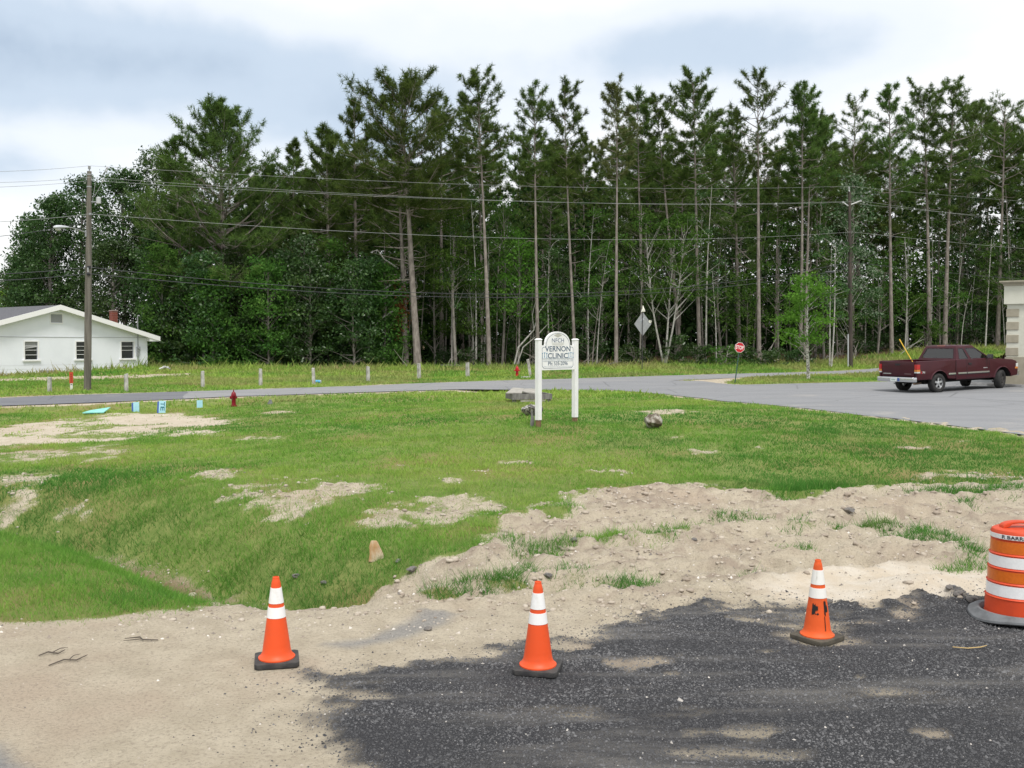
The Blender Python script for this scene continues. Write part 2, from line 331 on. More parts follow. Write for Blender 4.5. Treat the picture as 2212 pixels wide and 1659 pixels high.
def leafmat(name, dark, mid, light, trans=.3, objvar=.25, gloss=0.):
    m, t, o = newmat(name)
    a = t.nodes.new('ShaderNodeAttribute'); a.attribute_name = 'tint'
    c = ramp(t, a.outputs['Fac'], [(0, dark), (.55, mid), (1, light)])
    oi = t.nodes.new('ShaderNodeObjectInfo')
    hs = t.nodes.new('ShaderNodeHueSaturation')
    t.links.new(c, hs.inputs['Color'])
    t.links.new(M('ADD', M('MULTIPLY', oi.outputs['Random'], objvar * 2, t), 1 - objvar, t), hs.inputs['Value'])
    t.links.new(M('ADD', M('MULTIPLY', oi.outputs['Random'], .03, t), .485, t), hs.inputs['Hue'])
    d = t.nodes.new('ShaderNodeBsdfDiffuse'); tr = t.nodes.new('ShaderNodeBsdfTranslucent')
    t.links.new(hs.outputs[0], d.inputs[0]); t.links.new(hs.outputs[0], tr.inputs[0])
    mx = t.nodes.new('ShaderNodeMixShader'); mx.inputs[0].default_value = trans
    t.links.new(d.outputs[0], mx.inputs[1]); t.links.new(tr.outputs[0], mx.inputs[2])
    res = mx.outputs[0]
    if gloss:
        gl = t.nodes.new('ShaderNodeBsdfGlossy'); gl.inputs['Roughness'].default_value = .35
        m2 = t.nodes.new('ShaderNodeMixShader'); m2.inputs[0].default_value = gloss
        t.links.new(res, m2.inputs[1]); t.links.new(gl.outputs[0], m2.inputs[2]); res = m2.outputs[0]
    t.links.new(res, o.inputs[0]); return m

# ------------------------------------------------------------------ mesh building
def obj(name, me, m=None, parent=None):
    o = bpy.data.objects.new(name, me); COL.objects.link(o)
    if m and not me.materials: me.materials.append(m)
    if parent: o.parent = parent
    return o
def tag(o, label=None, cat=None, group=None, kind=None):
    if label: o['label'] = label
    if cat: o['category'] = cat
    if group: o['group'] = group
    if kind: o['kind'] = kind
    return o
def empty(name, loc, rz=0, label=None, cat=None, group=None):
    o = bpy.data.objects.new(name, None); COL.objects.link(o); o.empty_display_size = .2
    o.location = loc; o.rotation_euler = (0, 0, rz); return tag(o, label, cat, group)
def copy_tree(o, parent=None):
    c = o.copy(); COL.objects.link(c)
    if parent: c.parent = parent
    for ch in o.children: copy_tree(ch, c)
    return c
def npmesh(name, V, F, attrs=None, smooth=False):
    V = np.asarray(V, np.float32); F = np.asarray(F, np.int32); k = F.shape[1]
    me = bpy.data.meshes.new(name); me.vertices.add(len(V)); me.vertices.foreach_set('co', V.ravel())
    me.loops.add(F.size); me.loops.foreach_set('vertex_index', F.ravel())
    me.polygons.add(len(F)); me.polygons.foreach_set('loop_start', np.arange(0, F.size, k, dtype=np.int32))
    try: me.polygons.foreach_set('loop_total', np.full(len(F), k, np.int32))
    except Exception: pass
    for an, av in (attrs or {}).items():
        at_ = me.attributes.new(an, 'FLOAT', 'POINT'); at_.data.foreach_set('value', np.asarray(av, np.float32))
    me.update(calc_edges=True)
    if smooth: me.shade_smooth()
    return me
class MB:
    def __init__(s): s.v = []; s.f = []
    def add(s, vs, fs):
        n = len(s.v); s.v += [tuple(v) for v in vs]; s.f += [tuple(i + n for i in f) for f in fs]; return s
    def box(s, c, d, rz=0, M4=None):
        x, y, z = (q / 2 for q in d); ca, sa = math.cos(rz), math.sin(rz); vs = []
        for i in (-1, 1):
            for j in (-1, 1):
                for k in (-1, 1):
                    p = Vector((i * x * ca - j * y * sa + c[0], i * x * sa + j * y * ca + c[1], k * z + c[2]))
                    vs.append(M4 @ p if M4 else p)
        return s.add(vs, [(0, 1, 3, 2), (4, 6, 7, 5), (0, 4, 5, 1), (2, 3, 7, 6), (0, 2, 6, 4), (1, 5, 7, 3)])
    def hexa(s, p):
        """8 points: bottom ring 0-3, top ring 4-7"""
        return s.add(p, [(3, 2, 1, 0), (4, 5, 6, 7), (0, 1, 5, 4), (1, 2, 6, 5), (2, 3, 7, 6), (3, 0, 4, 7)])
    def tube(s, pts, rad, n=8, cap=True):
        pts = [Vector(p) for p in pts]; rings = []
        if isinstance(rad, (int, float)): rad = [rad] * len(pts)
        vs = []; fs = []
        for i, p in enumerate(pts):
            d = (pts[min(i + 1, len(pts) - 1)] - pts[max(i - 1, 0)]).normalized()
            a = d.orthogonal().normalized() if i == 0 else (a - d * a.dot(d)).normalized()
            b_ = d.cross(a)
            for k in range(n):
                t = 2 * math.pi * k / n; vs.append(p + (a * math.cos(t) + b_ * math.sin(t)) * rad[i])
        for i in range(len(pts) - 1):
            for k in range(n):
                fs.append((i * n + k, i * n + (k + 1) % n, (i + 1) * n + (k + 1) % n, (i + 1) * n + k))
        if cap: fs.append(tuple(range(n - 1, -1, -1))); fs.append(tuple(range((len(pts) - 1) * n, len(pts) * n)))
        return s.add(vs, fs)
    def lathe(s, prof, n=24, c=(0, 0, 0), axis='z', cap=False):
        vs = []; fs = []
        for r, z in prof:
            for k in range(n):
                t = 2 * math.pi * k / n
                p = (r * math.cos(t), r * math.sin(t), z)
                if axis == 'y': p = (p[0], p[2], p[1])
                if axis == 'x': p = (p[2], p[0], p[1])
                vs.append((p[0] + c[0], p[1] + c[1], p[2] + c[2]))
        m = len(prof)
        for i in range(m - 1):
            for k in range(n):
                fs.append((i * n + k, i * n + (k + 1) % n, (i + 1) * n + (k + 1) % n, (i + 1) * n + k))
        if cap: fs.append(tuple(range(n - 1, -1, -1))); fs.append(tuple(range((m - 1) * n, m * n)))
        return s.add(vs, fs)
    def prism(s, poly, fn, t0, t1):
        """poly of 2-D points, fn(a, b, t) -> 3-D"""
        n = len(poly); vs = [fn(a, b_, t0) for a, b_ in poly] + [fn(a, b_, t1) for a, b_ in poly]
        fs = [tuple(range(n - 1, -1, -1)), tuple(range(n, 2 * n))] + [(i, (i + 1) % n, n + (i + 1) % n, n + i) for i in range(n)]
        return s.add(vs, fs)
    def mesh(s, name, bevel=0, seg=2, smooth=None, fix=True):
        me = bpy.data.meshes.new(name); me.from_pydata([tuple(v) for v in s.v], [], s.f)
        bm = bmesh.new(); bm.from_mesh(me)
        if fix: bmesh.ops.recalc_face_normals(bm, faces=bm.faces)
        if bevel: bmesh.ops.bevel(bm, geom=[e for e in bm.edges if len(e.link_faces) == 2 and e.calc_face_angle(0) > .5], offset=bevel, segments=seg, affect='EDGES', profile=.6)
        bm.to_mesh(me); bm.free()
        if smooth is not None:
            me.shade_smooth(); me.set_sharp_from_angle(angle=R(smooth))
        return me
    def build(s, name, m, parent=None, **kw): return obj(name, s.mesh(name, **kw), m, parent)

def text_mesh(txt, size, bold=0., extrude=0., align='CENTER', space=1., xs=1.):
    c = bpy.data.curves.new('lettering', 'FONT'); c.body = txt; c.size = size; c.offset = bold; c.extrude = extrude
    c.align_x = align; c.align_y = 'CENTER'; c.space_character = space; c.resolution_u = 3
    o = bpy.data.objects.new('lettering', c); COL.objects.link(o)
    dg = bpy.context.evaluated_depsgraph_get(); me = bpy.data.meshes.new_from_object(o.evaluated_get(dg))
    bpy.data.objects.remove(o); bpy.data.curves.remove(c); me.materials.clear()
    if xs != 1: me.transform(Matrix.Diagonal((xs, 1, 1, 1)))
    return me

# ------------------------------------------------------------------ ground
def ground_material():
    m, t, o = newmat('ground_soil')
    p = t.nodes.new('ShaderNodeBsdfPrincipled'); p.inputs['Roughness'].default_value = .95; p.inputs['Specular IOR Level'].default_value = .1
    t.links.new(p.outputs[0], o.inputs[0])
    def A(n):
        a = t.nodes.new('ShaderNodeAttribute'); a.attribute_name = n; return a.outputs['Fac']
    g = t.nodes.new('ShaderNodeNewGeometry'); P = g.outputs['Position']
    big = noise(t, P, .35, 4, .55); med = noise(t, P, 3., 5, .6); fin = noise(t, P, 38., 5, .7); spk = noise(t, P, 120., 2, .6)
    turf = mixc(t, ramp(t, med.outputs[0], [(.35, (0, 0, 0)), (.65, (1, 1, 1))]), (.155, .215, .058), (.225, .265, .085))
    turf = mixc(t, ramp(t, big.outputs[0], [(.45, (0, 0, 0)), (.66, (1, 1, 1))]), turf, (.24, .215, .085))
    sand = mixc(t, ramp(t, med.outputs[0], [(.3, (0, 0, 0)), (.7, (1, 1, 1))]), (.43, .375, .285), (.53, .47, .365))
    sand = mixc(t, ramp(t, big.outputs[0], [(.5, (0, 0, 0)), (.7, (1, 1, 1))]), sand, (.45, .37, .285))
    clod = mixc(t, ramp(t, fin.outputs[0], [(.36, (1, 1, 1)), (.52, (0, 0, 0))]), sand, (.25, .21, .17))
    fleck = mixc(t, ramp(t, spk.outputs[0], [(.66, (0, 0, 0)), (.72, (1, 1, 1))]), clod, (.55, .50, .45))
    sand = mixc(t, .5, sand, fleck)
    sand = mixc(t, A('churn'), sand, mixc(t, fin.outputs[0], (.26, .21, .165), (.42, .35, .28)))
    sand = mixc(t, A('ws'), sand, mixc(t, ramp(t, med.outputs[0], [(.35, (0, 0, 0)), (.65, (1, 1, 1))]), (.60, .52, .41), (.66, .60, .51)))
    wetc = mixc(t, ramp(t, fin.outputs[0], [(.35, (0, 0, 0)), (.65, (1, 1, 1))]), (.22, .22, .22), (.30, .295, .285))
    sand = mixc(t, A('wet'), sand, wetc)
    sand = mixc(t, A('mud'), sand, mixc(t, fin.outputs[0], (.15, .105, .06), (.27, .19, .11)))
    df = M('ADD', A('dirt'), M('ADD', M('MULTIPLY', M('SUBTRACT', med.outputs[0], .5, t), .9, t), M('MULTIPLY', M('SUBTRACT', fin.outputs[0], .5, t), .8, t), t), t)
    c = mixc(t, ramp(t, df, [(.32, (0, 0, 0)), (.66, (1, 1, 1))]), turf, sand)
    milc = mixc(t, ramp(t, spk.outputs[0], [(.3, (0, 0, 0)), (.7, (1, 1, 1))]), (.030, .031, .034), (.080, .081, .086))
    milc = mixc(t, ramp(t, noise(t, P, 70., 1, .4).outputs[0], [(.68, (0, 0, 0)), (.74, (1, 1, 1))]), milc, (.20, .19, .18))
    mpx = t.nodes.new('ShaderNodeMapping'); mpx.inputs['Scale'].default_value = (.45, 2.2, 1); mpx.inputs['Rotation'].default_value = (0, 0, R(-8)); t.links.new(P, mpx.inputs[0])
    dst = noise(t, mpx.outputs[0], 1.1, 5, .6)
    milc = mixc(t, ramp(t, dst.outputs[0], [(.48, (0, 0, 0)), (.72, (.75, .75, .75))]), milc, (.215, .205, .19))
    c = mixc(t, A('mill'), c, milc)
    flo = mixc(t, med.outputs[0], (.075, .052, .030), (.15, .105, .062))
    c = mixc(t, A('floor'), c, flo)
    t.links.new(c, p.inputs['Base Color'])
    b_ = t.nodes.new('ShaderNodeBump'); b_.inputs['Strength'].default_value = 1.0; b_.inputs['Distance'].default_value = .03
    t.links.new(M('ADD', fin.outputs[0], M('MULTIPLY', spk.outputs[0], .35, t), t), b_.inputs['Height']); t.links.new(b_.outputs[0], p.inputs['Normal'])
    return m
ny, nx = GX.shape
ii = np.arange(ny * nx).reshape(ny, nx)
GF = np.stack([ii[:-1, :-1], ii[:-1, 1:], ii[1:, 1:], ii[1:, :-1]], -1).reshape(-1, 4)
# where the wood stands: behind the line of trunks
TREE_LINE = np.array([[p.x, p.y] for p in [at(*q) for q in [(-900, 820, 60), (-200, 820, 80), (335, 795, 80), (500, 795, 77), (700, 800, 75), (905, 796, 77), (1200, 795, 80), (1430, 786, 84), (1640, 786, 86), (1760, 786, 86), (1838, 780, 88), (1900, 775, 91), (2000, 756, 95), (2150, 750, 97), (2500, 748, 97)]]])
def behind(x, y):
    return y - np.interp(x, TREE_LINE[:, 0], TREE_LINE[:, 1])
GMG['floor'] = sst(-1.5, 2.0, behind(GX, GY) + (fbm(GX * .5, GY * .5, 77) - .5) * 4)
me = npmesh('ground', np.stack([GX, GY, GZ], -1).reshape(-1, 3), GF, {k: GMG[k].ravel() for k in ('dirt', 'mill', 'ws', 'wet', 'mud', 'floor', 'churn')}, smooth=True)
tag(obj('ground', me, ground_material()), kind='structure')

# asphalt sheets
def asphalt(name, c1, c2, c3):
    m, t, o = newmat(name)
    p = t.nodes.new('ShaderNodeBsdfPrincipled'); p.inputs['Roughness'].default_value = .85; p.inputs['Specular IOR Level'].default_value = .25
    t.links.new(p.outputs[0], o.inputs[0])
    g = t.nodes.new('ShaderNodeNewGeometry'); P = g.outputs['Position']
    mp = t.nodes.new('ShaderNodeMapping'); mp.inputs['Rotation'].default_value = (0, 0, R(-40)); mp.inputs['Scale'].default_value = (.25, 1.6, 1); t.links.new(P, mp.inputs[0])
    st = noise(t, mp.outputs[0], 1.0, 5, .6); fi = noise(t, P, 45, 3, .7); bl = noise(t, P, .5, 5, .6)
    c = mixc(t, ramp(t, st.outputs[0], [(.3, (0, 0, 0)), (.7, (1, 1, 1))]), c1, c2)
    c = mixc(t, ramp(t, bl.outputs[0], [(.58, (0, 0, 0)), (.72, (1, 1, 1))]), c, c3)
    c = mixc(t, .35, c, ramp(t, fi.outputs[0], [(.3, tuple(q * .55 for q in c1)), (.7, tuple(min(1, q * 1.35) for q in c2))]))
    vo = t.nodes.new('ShaderNodeTexVoronoi'); vo.feature = 'DISTANCE_TO_EDGE'; vo.inputs['Scale'].default_value = .22
    wv = mixc(t, .12, P, noise(t, P, 1.3, 3, .6).outputs['Color'], 'ADD'); t.links.new(wv, vo.inputs['Vector'])
    c = mixc(t, ramp(t, vo.outputs[0], [(.0, (.55, .55, .55)), (.010, (0, 0, 0))]), c, tuple(q * .45 for q in c1))
    t.links.new(c, p.inputs['Base Color'])
    b_ = t.nodes.new('ShaderNodeBump'); b_.inputs['Strength'].default_value = .3; b_.inputs['Distance'].default_value = .01
    t.links.new(fi.outputs[0], b_.inputs['Height']); t.links.new(b_.outputs[0], p.inputs['Normal'])
    return m
def sheet(name, poly, m, lift, step, jag=.12, label=None):
    P = []; n = len(poly)
    for i in range(n):
        a, c = poly[i], poly[(i + 1) % n]; L = np.hypot(*(c - a)); k = max(1, int(L / .5))
        for j in range(k):
            q = a + (c - a) * j / k; nrm = np.array([-(c - a)[1], (c - a)[0]]) / max(L, 1e-6)
            q = q + nrm * (float(fbm(np.array([q[0] * 1.2]), np.array([q[1] * 1.2]), 55, 4)[0]) - .5) * jag * 3
            P.append(q)
    P = np.array(P); nb = len(P)
    gx, gy = np.meshgrid(np.arange(P[:, 0].min(), P[:, 0].max(), step), np.arange(P[:, 1].min(), P[:, 1].max(), step))
    gx = gx.ravel(); gy = gy.ravel(); s = sdf(gx, gy, P); k = s > step * .35
    pts = [Vector(q) for q in P] + [Vector((a, c)) for a, c in zip(gx[k], gy[k])]
    r = geometry.delaunay_2d_cdt(pts, [(i, (i + 1) % nb) for i in range(nb)], [], 1, 1e-4)
    V = np.array([(v.x, v.y) for v in r[0]]); F = np.array([f for f in r[2] if len(f) == 3])
    Z = tps(V[:, 0], V[:, 1]) + lift - .38 * np.exp(-(seg_dist(V[:, 0], V[:, 1], DITCH2, False) / 1.0) ** 2) * 0
    me = npmesh(name, np.column_stack([V, Z]), F, smooth=True)
    # turn every face up
    bm = bmesh.new(); bm.from_mesh(me)
    for f in bm.faces:
        if f.normal.z < 0: f.normal_flip()
    bm.to_mesh(me); bm.free()
    return tag(obj(name, me, m), kind='structure')
sp = 4   # the road changes surface a little before the concrete posts
xs_ = gp0(395, 862); split_n = np.array(gp0(395, 862)); split_f = np.array(gp0(408, 846))
def lastb(a, px): return [i for i, q in enumerate(a) if q[0] < px]
kn = max(lastb(ROAD_NEAR, 395)) + 1; kf = max(lastb(ROAD_FAR, 408)) + 1
old = np.concatenate([rn[:kn], [split_n], [split_f], rf[:kf][::-1]])
new = np.concatenate([[split_n], rn[kn:], rf[kf:][::-1], [split_f]])
a_new = asphalt('asphalt_pale', (.215, .22, .228), (.27, .272, .278), (.31, .30, .288))
a_old = asphalt('asphalt_dark', (.135, .14, .155), (.175, .18, .195), (.20, .20, .205))
sheet('road', new, a_new, .016, 1.3)
sheet('road', old, a_old, .012, 1.0, .06)
sheet('parking_lot', LOT, asphalt('asphalt_lot', (.20, .206, .218), (.25, .256, .266), (.31, .30, .285)), .020, 1.0)

# ------------------------------------------------------------------ grass, stones, clods
rs = np.random.default_rng(7)
def scatter(y0, y1, dens, spread=.60):
    """points per square metre between two distances, a little wider than the view"""
    area = spread * (y1 * y1 - y0 * y0); n = int(area * dens)
    y = np.sqrt(rs.uniform(y0 * y0, y1 * y1, n)); x = rs.uniform(-spread, spread, n) * y
    return x, y
def blades(x, y, h, wd, lean=1.25):
    n = len(x); z = bil(GZ, x, y) - .01
    a = rs.uniform(0, 2 * np.pi, n); l = rs.uniform(.15, lean, n) * h; b_ = rs.uniform(0, 2 * np.pi, n)
    dx = np.cos(a) * wd * .5; dy = np.sin(a) * wd * .5
    V = np.empty((n, 3, 3)); V[:, 0] = np.column_stack([x - dx, y - dy, z]); V[:, 1] = np.column_stack([x + dx, y + dy, z])
    V[:, 2] = np.column_stack([x + np.cos(b_) * l, y + np.sin(b_) * l, z + h])
    return V.reshape(-1, 3)
def grass_tint(x, y):
    b_ = fbm(x * .22, y * .22, 61, 3); c = fbm(x * .9, y * .9, 62, 3); d = fbm(x * .10 + 9, y * .12, 63, 2)
    t = .52 + (b_ - .5) * 1.7 + (c - .5) * .9 + rs.normal(0, .14, len(x))
    return np.clip(t, 0, 1)
def grass_mat():
    m, t, o = newmat('grass_blades')
    a = t.nodes.new('ShaderNodeAttribute'); a.attribute_name = 'tint'; b_ = t.nodes.new('ShaderNodeAttribute'); b_.attribute_name = 'dry'
    c = ramp(t, a.outputs['Fac'], [(0, (.080, .225, .042)), (.45, (.168, .335, .058)), (1, (.295, .425, .088))])
    c = mixc(t, b_.outputs['Fac'], c, (.38, .32, .16))
    d = t.nodes.new('ShaderNodeBsdfDiffuse'); tr = t.nodes.new('ShaderNodeBsdfTranslucent')
    t.links.new(c, d.inputs[0]); t.links.new(c, tr.inputs[0])
    mx = t.nodes.new('ShaderNodeMixShader'); mx.inputs[0].default_value = .35
    t.links.new(d.outputs[0], mx.inputs[1]); t.links.new(tr.outputs[0], mx.inputs[2]); t.links.new(mx.outputs[0], o.inputs[0])
    return m
gm = grass_mat(); HWALL = np.array([gp0(-80, 815), gp0(319, 794)])
def grass_patch(bands, seedname, label):
    VV = []; T = []; D = []
    for y0, y1, dens, h, wd in bands:
        x, y = scatter(y0, y1, dens)
        dirt = bil(GMG['dirt'], x, y); mill = bil(GMG['mill'], x, y); rd = bil(GMG['road'], x, y)
        tf = bil(GMG['tuft'], x, y); pat = fbm(x * 2.3, y * 2.3, 70, 3); bh = behind(x, y)
        keep = (rs.random(len(x)) < np.maximum((1 - dirt) ** 1.3 * (.22 + .85 * pat), tf * np.clip((pat - .3) * 2.2, 0, .9))) & (mill < .3) & (rd < -.05 + rs.normal(0, .06, len(x))) & (bh < rs.uniform(-1, 3, len(x)))
        x = x[keep]; y = y[keep]; n = len(x); dt = dirt[keep]; bh = bh[keep]
        dd = seg_dist(x, y, DITCH, False); ditch = np.exp(-(dd / 2.2) ** 2)
        hh = h * rs.lognormal(0, .35, n) * (.6 + .8 * pat[keep]) * (1 - .45 * dt) * (1 + .7 * ditch) * (1 + 1.3 * tf[keep])
        wd_ = seg_dist(x, y, HWALL, False); hh = hh * (1 + 3.0 * np.exp(-(wd_ / .6) ** 2) * rs.random(n)); verge = sst(-9, -1.5, bh); hh = hh * (1 + 1.6 * verge)
        VV.append(blades(x, y, hh, wd * rs.uniform(.7, 1.4, n)))
        t = grass_tint(x, y) * (1 - .6 * ditch)
        # greener belt round the ditch and along the bare soil, olive towards the road
        t = t - .3 * tf[keep]; t = t - .25 * (1 - sst(20, 28, y)) * sst(-2, 6, x) + .18 * sst(24, 34, y)
        dry = np.clip((fbm(x * .35, y * .35, 81, 3) - .58) * 2.2, 0, .55) * sst(18, 27, y) + np.clip((vn(x * 1.4, y * 1.4, 82) - .78) * 1.2, 0, .3)
        dry = dry + sst(42, 52, y) * np.clip((fbm(x * .25, y * .25, 84, 3) - .42) * 1.8, 0, .4)
        dry = np.clip(dry + verge * np.clip((vn(x * .5, y * .9, 83) - .40) * 1.2, 0, .5) + (rs.random(n) < .025) * .5, 0, 1) * (1 - .7 * ditch)
        T.append(np.repeat(np.clip(t, 0, 1), 3)); D.append(np.repeat(dry, 3))
    V = np.concatenate(VV); F = np.arange(len(V)).reshape(-1, 3)
    print('grass blades', len(F))
    return tag(obj('grass', npmesh('grass', V, F, {'tint': np.concatenate(T), 'dry': np.concatenate(D)}), gm), label, 'grass', kind='stuff')
grass_patch([(8.2, 13, 3000, .055, .0068), (13, 18, 2200, .055, .0095), (18, 25, 1100, .055, .016), (25, 36, 480, .055, .028)], 1, 'green mown grass on the clinic lawn and in the ditch')
grass_patch([(36, 60, 130, .09, .06), (60, 104, 55, .13, .10)], 2, 'longer grass beyond the road along the edge of the wood')

def chips(x, y, size, flat=.6, sink=.25, zoff=0):
    """small four-sided broken stones: five corners each"""
    n = len(x); z = bil(GZ, x, y); a0 = rs.uniform(0, 2 * np.pi, n); V = np.empty((n, 5, 3))
    for k in range(4):
        a = a0 + k * np.pi / 2 + rs.uniform(-.5, .5, n); r = size * rs.uniform(.6, 1.2, n)
        V[:, k] = np.column_stack([x + np.cos(a) * r, y + np.sin(a) * r, z - size * sink + rs.uniform(-.1, .35, n) * size])
    V[:, 4] = np.column_stack([x + rs.uniform(-.4, .4, n) * size, y + rs.uniform(-.4, .4, n) * size, z + size * flat * rs.uniform(.6, 1.4, n)])
    b_ = np.arange(n)[:, None] * 5
    F = np.concatenate([b_ + np.array([[k, (k + 1) % 4, 4]]) for k in range(4)])
    return V.reshape(-1, 3), F
def stone_mat(name, stops, rough=.85, spec=.3):
    m, t, o = newmat(name); p = t.nodes.new('ShaderNodeBsdfPrincipled'); p.inputs['Roughness'].default_value = rough; p.inputs['Specular IOR Level'].default_value = spec
    a = t.nodes.new('ShaderNodeAttribute'); a.attribute_name = 'tint'
    t.links.new(ramp(t, a.outputs['Fac'], stops), p.inputs['Base Color']); t.links.new(p.outputs[0], o.inputs[0]); return m
x, y = scatter(4.4, 10.6, 3000, .62); ml = bil(GMG['mill'], x, y)
md = sdf(x, y, MILL); k = rs.random(len(x)) < np.where(ml > .5, .95, np.maximum(ml * .9, .28 * np.exp(np.minimum(md, 0) / .22) * (md > -1.3))); x = x[k]; y = y[k]; ml = ml[k]
s = .0063 * rs.lognormal(0, .40, len(x)) * (1 + .25 * (y / 8)); V, F = chips(x, y, s)
tn = np.clip(rs.normal(.38, .12, len(x)) + (fbm(x * .9, y * 2.5, 95, 3) - .5) * .5, 0, .69); lt = rs.random(len(x)) < .005; tn[lt] = rs.uniform(.8, 1, lt.sum())
print('millings', len(x))
tag(obj('asphalt_millings', npmesh('asphalt_millings', V, F, {'tint': np.repeat(tn, 5)}), stone_mat('milled_asphalt', [(0, (.022, .022, .025)), (.35, (.065, .066, .070)), (.68, (.15, .15, .155)), (.78, (.32, .30, .28)), (1, (.52, .49, .45))], .7, .4)), 'dark crushed asphalt millings spread under the cones and drum', 'gravel', kind='stuff')
x, y = scatter(4.4, 19, 190, .62); dr = bil(GMG['dirt'], x, y) * (1 - bil(GMG['mill'], x, y)); cl_ = fbm(x * 1.7, y * 1.7, 90, 3)
k = (rs.random(len(x)) < dr * np.clip((cl_ - .3) * 2.4, .1, 1)) & (rs.random(len(x)) < np.where(y < 8.5, .35, 1)); x = x[k]; y = y[k]
s = .0075 * np.minimum(rs.lognormal(0, .5, len(x)), 2.4) * (.8 + .5 * y / 10) * np.where(y < 8.6, .8, 1.15); V, F = chips(x, y, s)
print('pebbles', len(x))
tag(obj('pebbles', npmesh('pebbles', V, F, {'tint': np.repeat(rs.random(len(x)), 5)}), stone_mat('pebble_stone', [(0, (.16, .145, .13)), (.25, (.28, .24, .20)), (.62, (.40, .35, .29)), (.88, (.50, .45, .39)), (1, (.70, .67, .62))])), 'pale and dark pebbles strewn over the bare sandy soil', 'pebbles', kind='stuff')
# soil clods, lumpier and bigger, along the pushed-up ridges
x, y = scatter(9.2, 20, 120, .62); dr = bil(GMG['dirt'], x, y) * (1 - bil(GMG['mill'], x, y)) * (1 - .9 * bil(GMG['ws'], x, y)); rg = fbm(x * 2.6, y * 3.4, 8, 4)
k = rs.random(len(x)) < dr * np.exp(-((rg - .5) / .05) ** 2) * .9; x = x[k]; y = y[k]
def lumps(x, y, s, n=7, m=4):
    VV = []; FF = []; base = 0; z = bil(GZ, x, y)
    for i in range(len(x)):
        th = np.linspace(0, np.pi, m + 1)[1:-1]; ph = np.linspace(0, 2 * np.pi, n, endpoint=False)
        v = [(0, 0, 1.)] + [(math.sin(t) * math.cos(p), math.sin(t) * math.sin(p), math.cos(t)) for t in th for p in ph]
        v = np.array(v) * rs.uniform(.62, 1.25, (len(v), 1)) * s[i] * np.array([rs.uniform(.8, 1.6), rs.uniform(.8, 1.4), rs.uniform(.5, .85)])
        VV.append(v + np.array([x[i], y[i], z[i] + s[i] * .1]))
        f = [(0, 1 + k_, 1 + (k_ + 1) % n) for k_ in range(n)]
        for r_ in range(m - 2):
            for k_ in range(n):
                a = 1 + r_ * n + k_; b_ = 1 + r_ * n + (k_ + 1) % n; f += [(a, a + n, b_ + n), (a, b_ + n, b_)]
        FF.append(np.array(f) + base); base += len(v)
    return np.concatenate(VV), np.concatenate(FF), np.array([len(v) for v in VV])
V, F, cnt = lumps(x, y, .019 * np.minimum(rs.lognormal(0, .45, len(x)), 2.2) * (y / 12) ** .5)
print('clods', len(x))
tag(obj('soil_clods', npmesh('soil_clods', V, F, {'tint': np.repeat(rs.random(len(x)), cnt)}), stone_mat('soil_clod', [(0, (.29, .245, .20)), (.5, (.39, .34, .28)), (1, (.47, .42, .35))], .95, .1)), 'crumbled soil clods along the churned sandy bank', 'soil', kind='stuff')

# ================================================================== house across the road
white = mat('white_paint', (.78, .81, .86), .6, (.75, .78, .83), 1.2, .08, 25)
trim_w = mat('white_trim', (.80, .80, .80), .5)
dark_glass = mat('window_glass', (.014, .016, .020), .08, spec=.6)
shingle = mat('roof_shingles', (.085, .088, .10), .9, (.12, .122, .135), 9, .3, 40)
metal_g = mat('galvanised', (.42, .43, .44), .45, (.32, .33, .34), 14, metallic=.6)
def lot_z(x, y): return float(tps(np.array([x]), np.array([y]))[0])
hA = gp(0, 811); hB = gp(319, 794)
hd = Vector((hB.x - hA.x, hB.y - hA.y, 0)); hL = hd.length; hd.normalize()
hz = min(gz(hB.x, hB.y), gz(hA.x, hA.y)) - .05
hrot = math.atan2(hd.y, hd.x)
def onwall(px, base=hB):
    """distance along the gable wall, right corner = 0, going left"""
    u = (px - 1106) / FPX
    # solve (B - s*hd): x = u*y
    return (hB.x - u * hB.y) / (hd.x - u * hd.y)
def wallz(px, py):
    s_ = onwall(px); y_ = hB.y - s_ * hd.y; return at(px, py, y_).z - hz
house = empty('house', (hB.x, hB.y, hz), hrot, 'low white house with a dark shingled gable roof beyond the road', 'house')
sP = onwall(125); W2 = sP * 2; H_e = wallz(319, 726) ; H_p = wallz(125, 664); DEP = 17
slope = (H_p - H_e) / sP
# local frame: x runs left to right along the gable (0 = right corner, negative left), y goes back
def openings():
    o = []
    for l, r, tp, bt in ((54, 82, 742, 780), (165, 194, 738, 776), (262.5, 289, 735.5, 770)):
        o.append((-onwall(l), -onwall(r), wallz((l + r) / 2, bt), wallz((l + r) / 2, tp)))
    return o
OP = openings()
zb = sum(o[2] for o in OP) / 3; zt = sum(o[3] for o in OP) / 3
T = .22; wl = MB()
xs0 = -W2
wl.box(((xs0) / 2, T / 2, zb / 2 - .2), (W2, T, zb + .4))
cuts = [xs0] + [v for o in OP for v in o[:2]] + [0]
for i in range(0, len(cuts), 2):
    a, c = cuts[i], cuts[i + 1]; wl.box(((a + c) / 2, T / 2, (zb + zt) / 2), (c - a, T, zt - zb))
poly = [(xs0, zt), (0, zt), (0, H_e), (-sP, H_p), (xs0, H_e)]
wl.prism(poly, lambda a, b_, t: (a, t, b_), 0, T)
wl.box((-T / 2, DEP / 2 + T / 2, H_e / 2 - .2), (T, DEP - T, H_e + .4)); wl.box((xs0 + T / 2, DEP / 2 + T / 2, H_e / 2 - .2), (T, DEP - T, H_e + .4))
wl.prism([(xs0, -.4), (0, -.4), (0, H_e), (-sP, H_p), (xs0, H_e)], lambda a, b_, t: (a, t, b_), DEP, DEP + T)
wl.build('wall', white, house)
OV = .75; OF = .55; th = .16
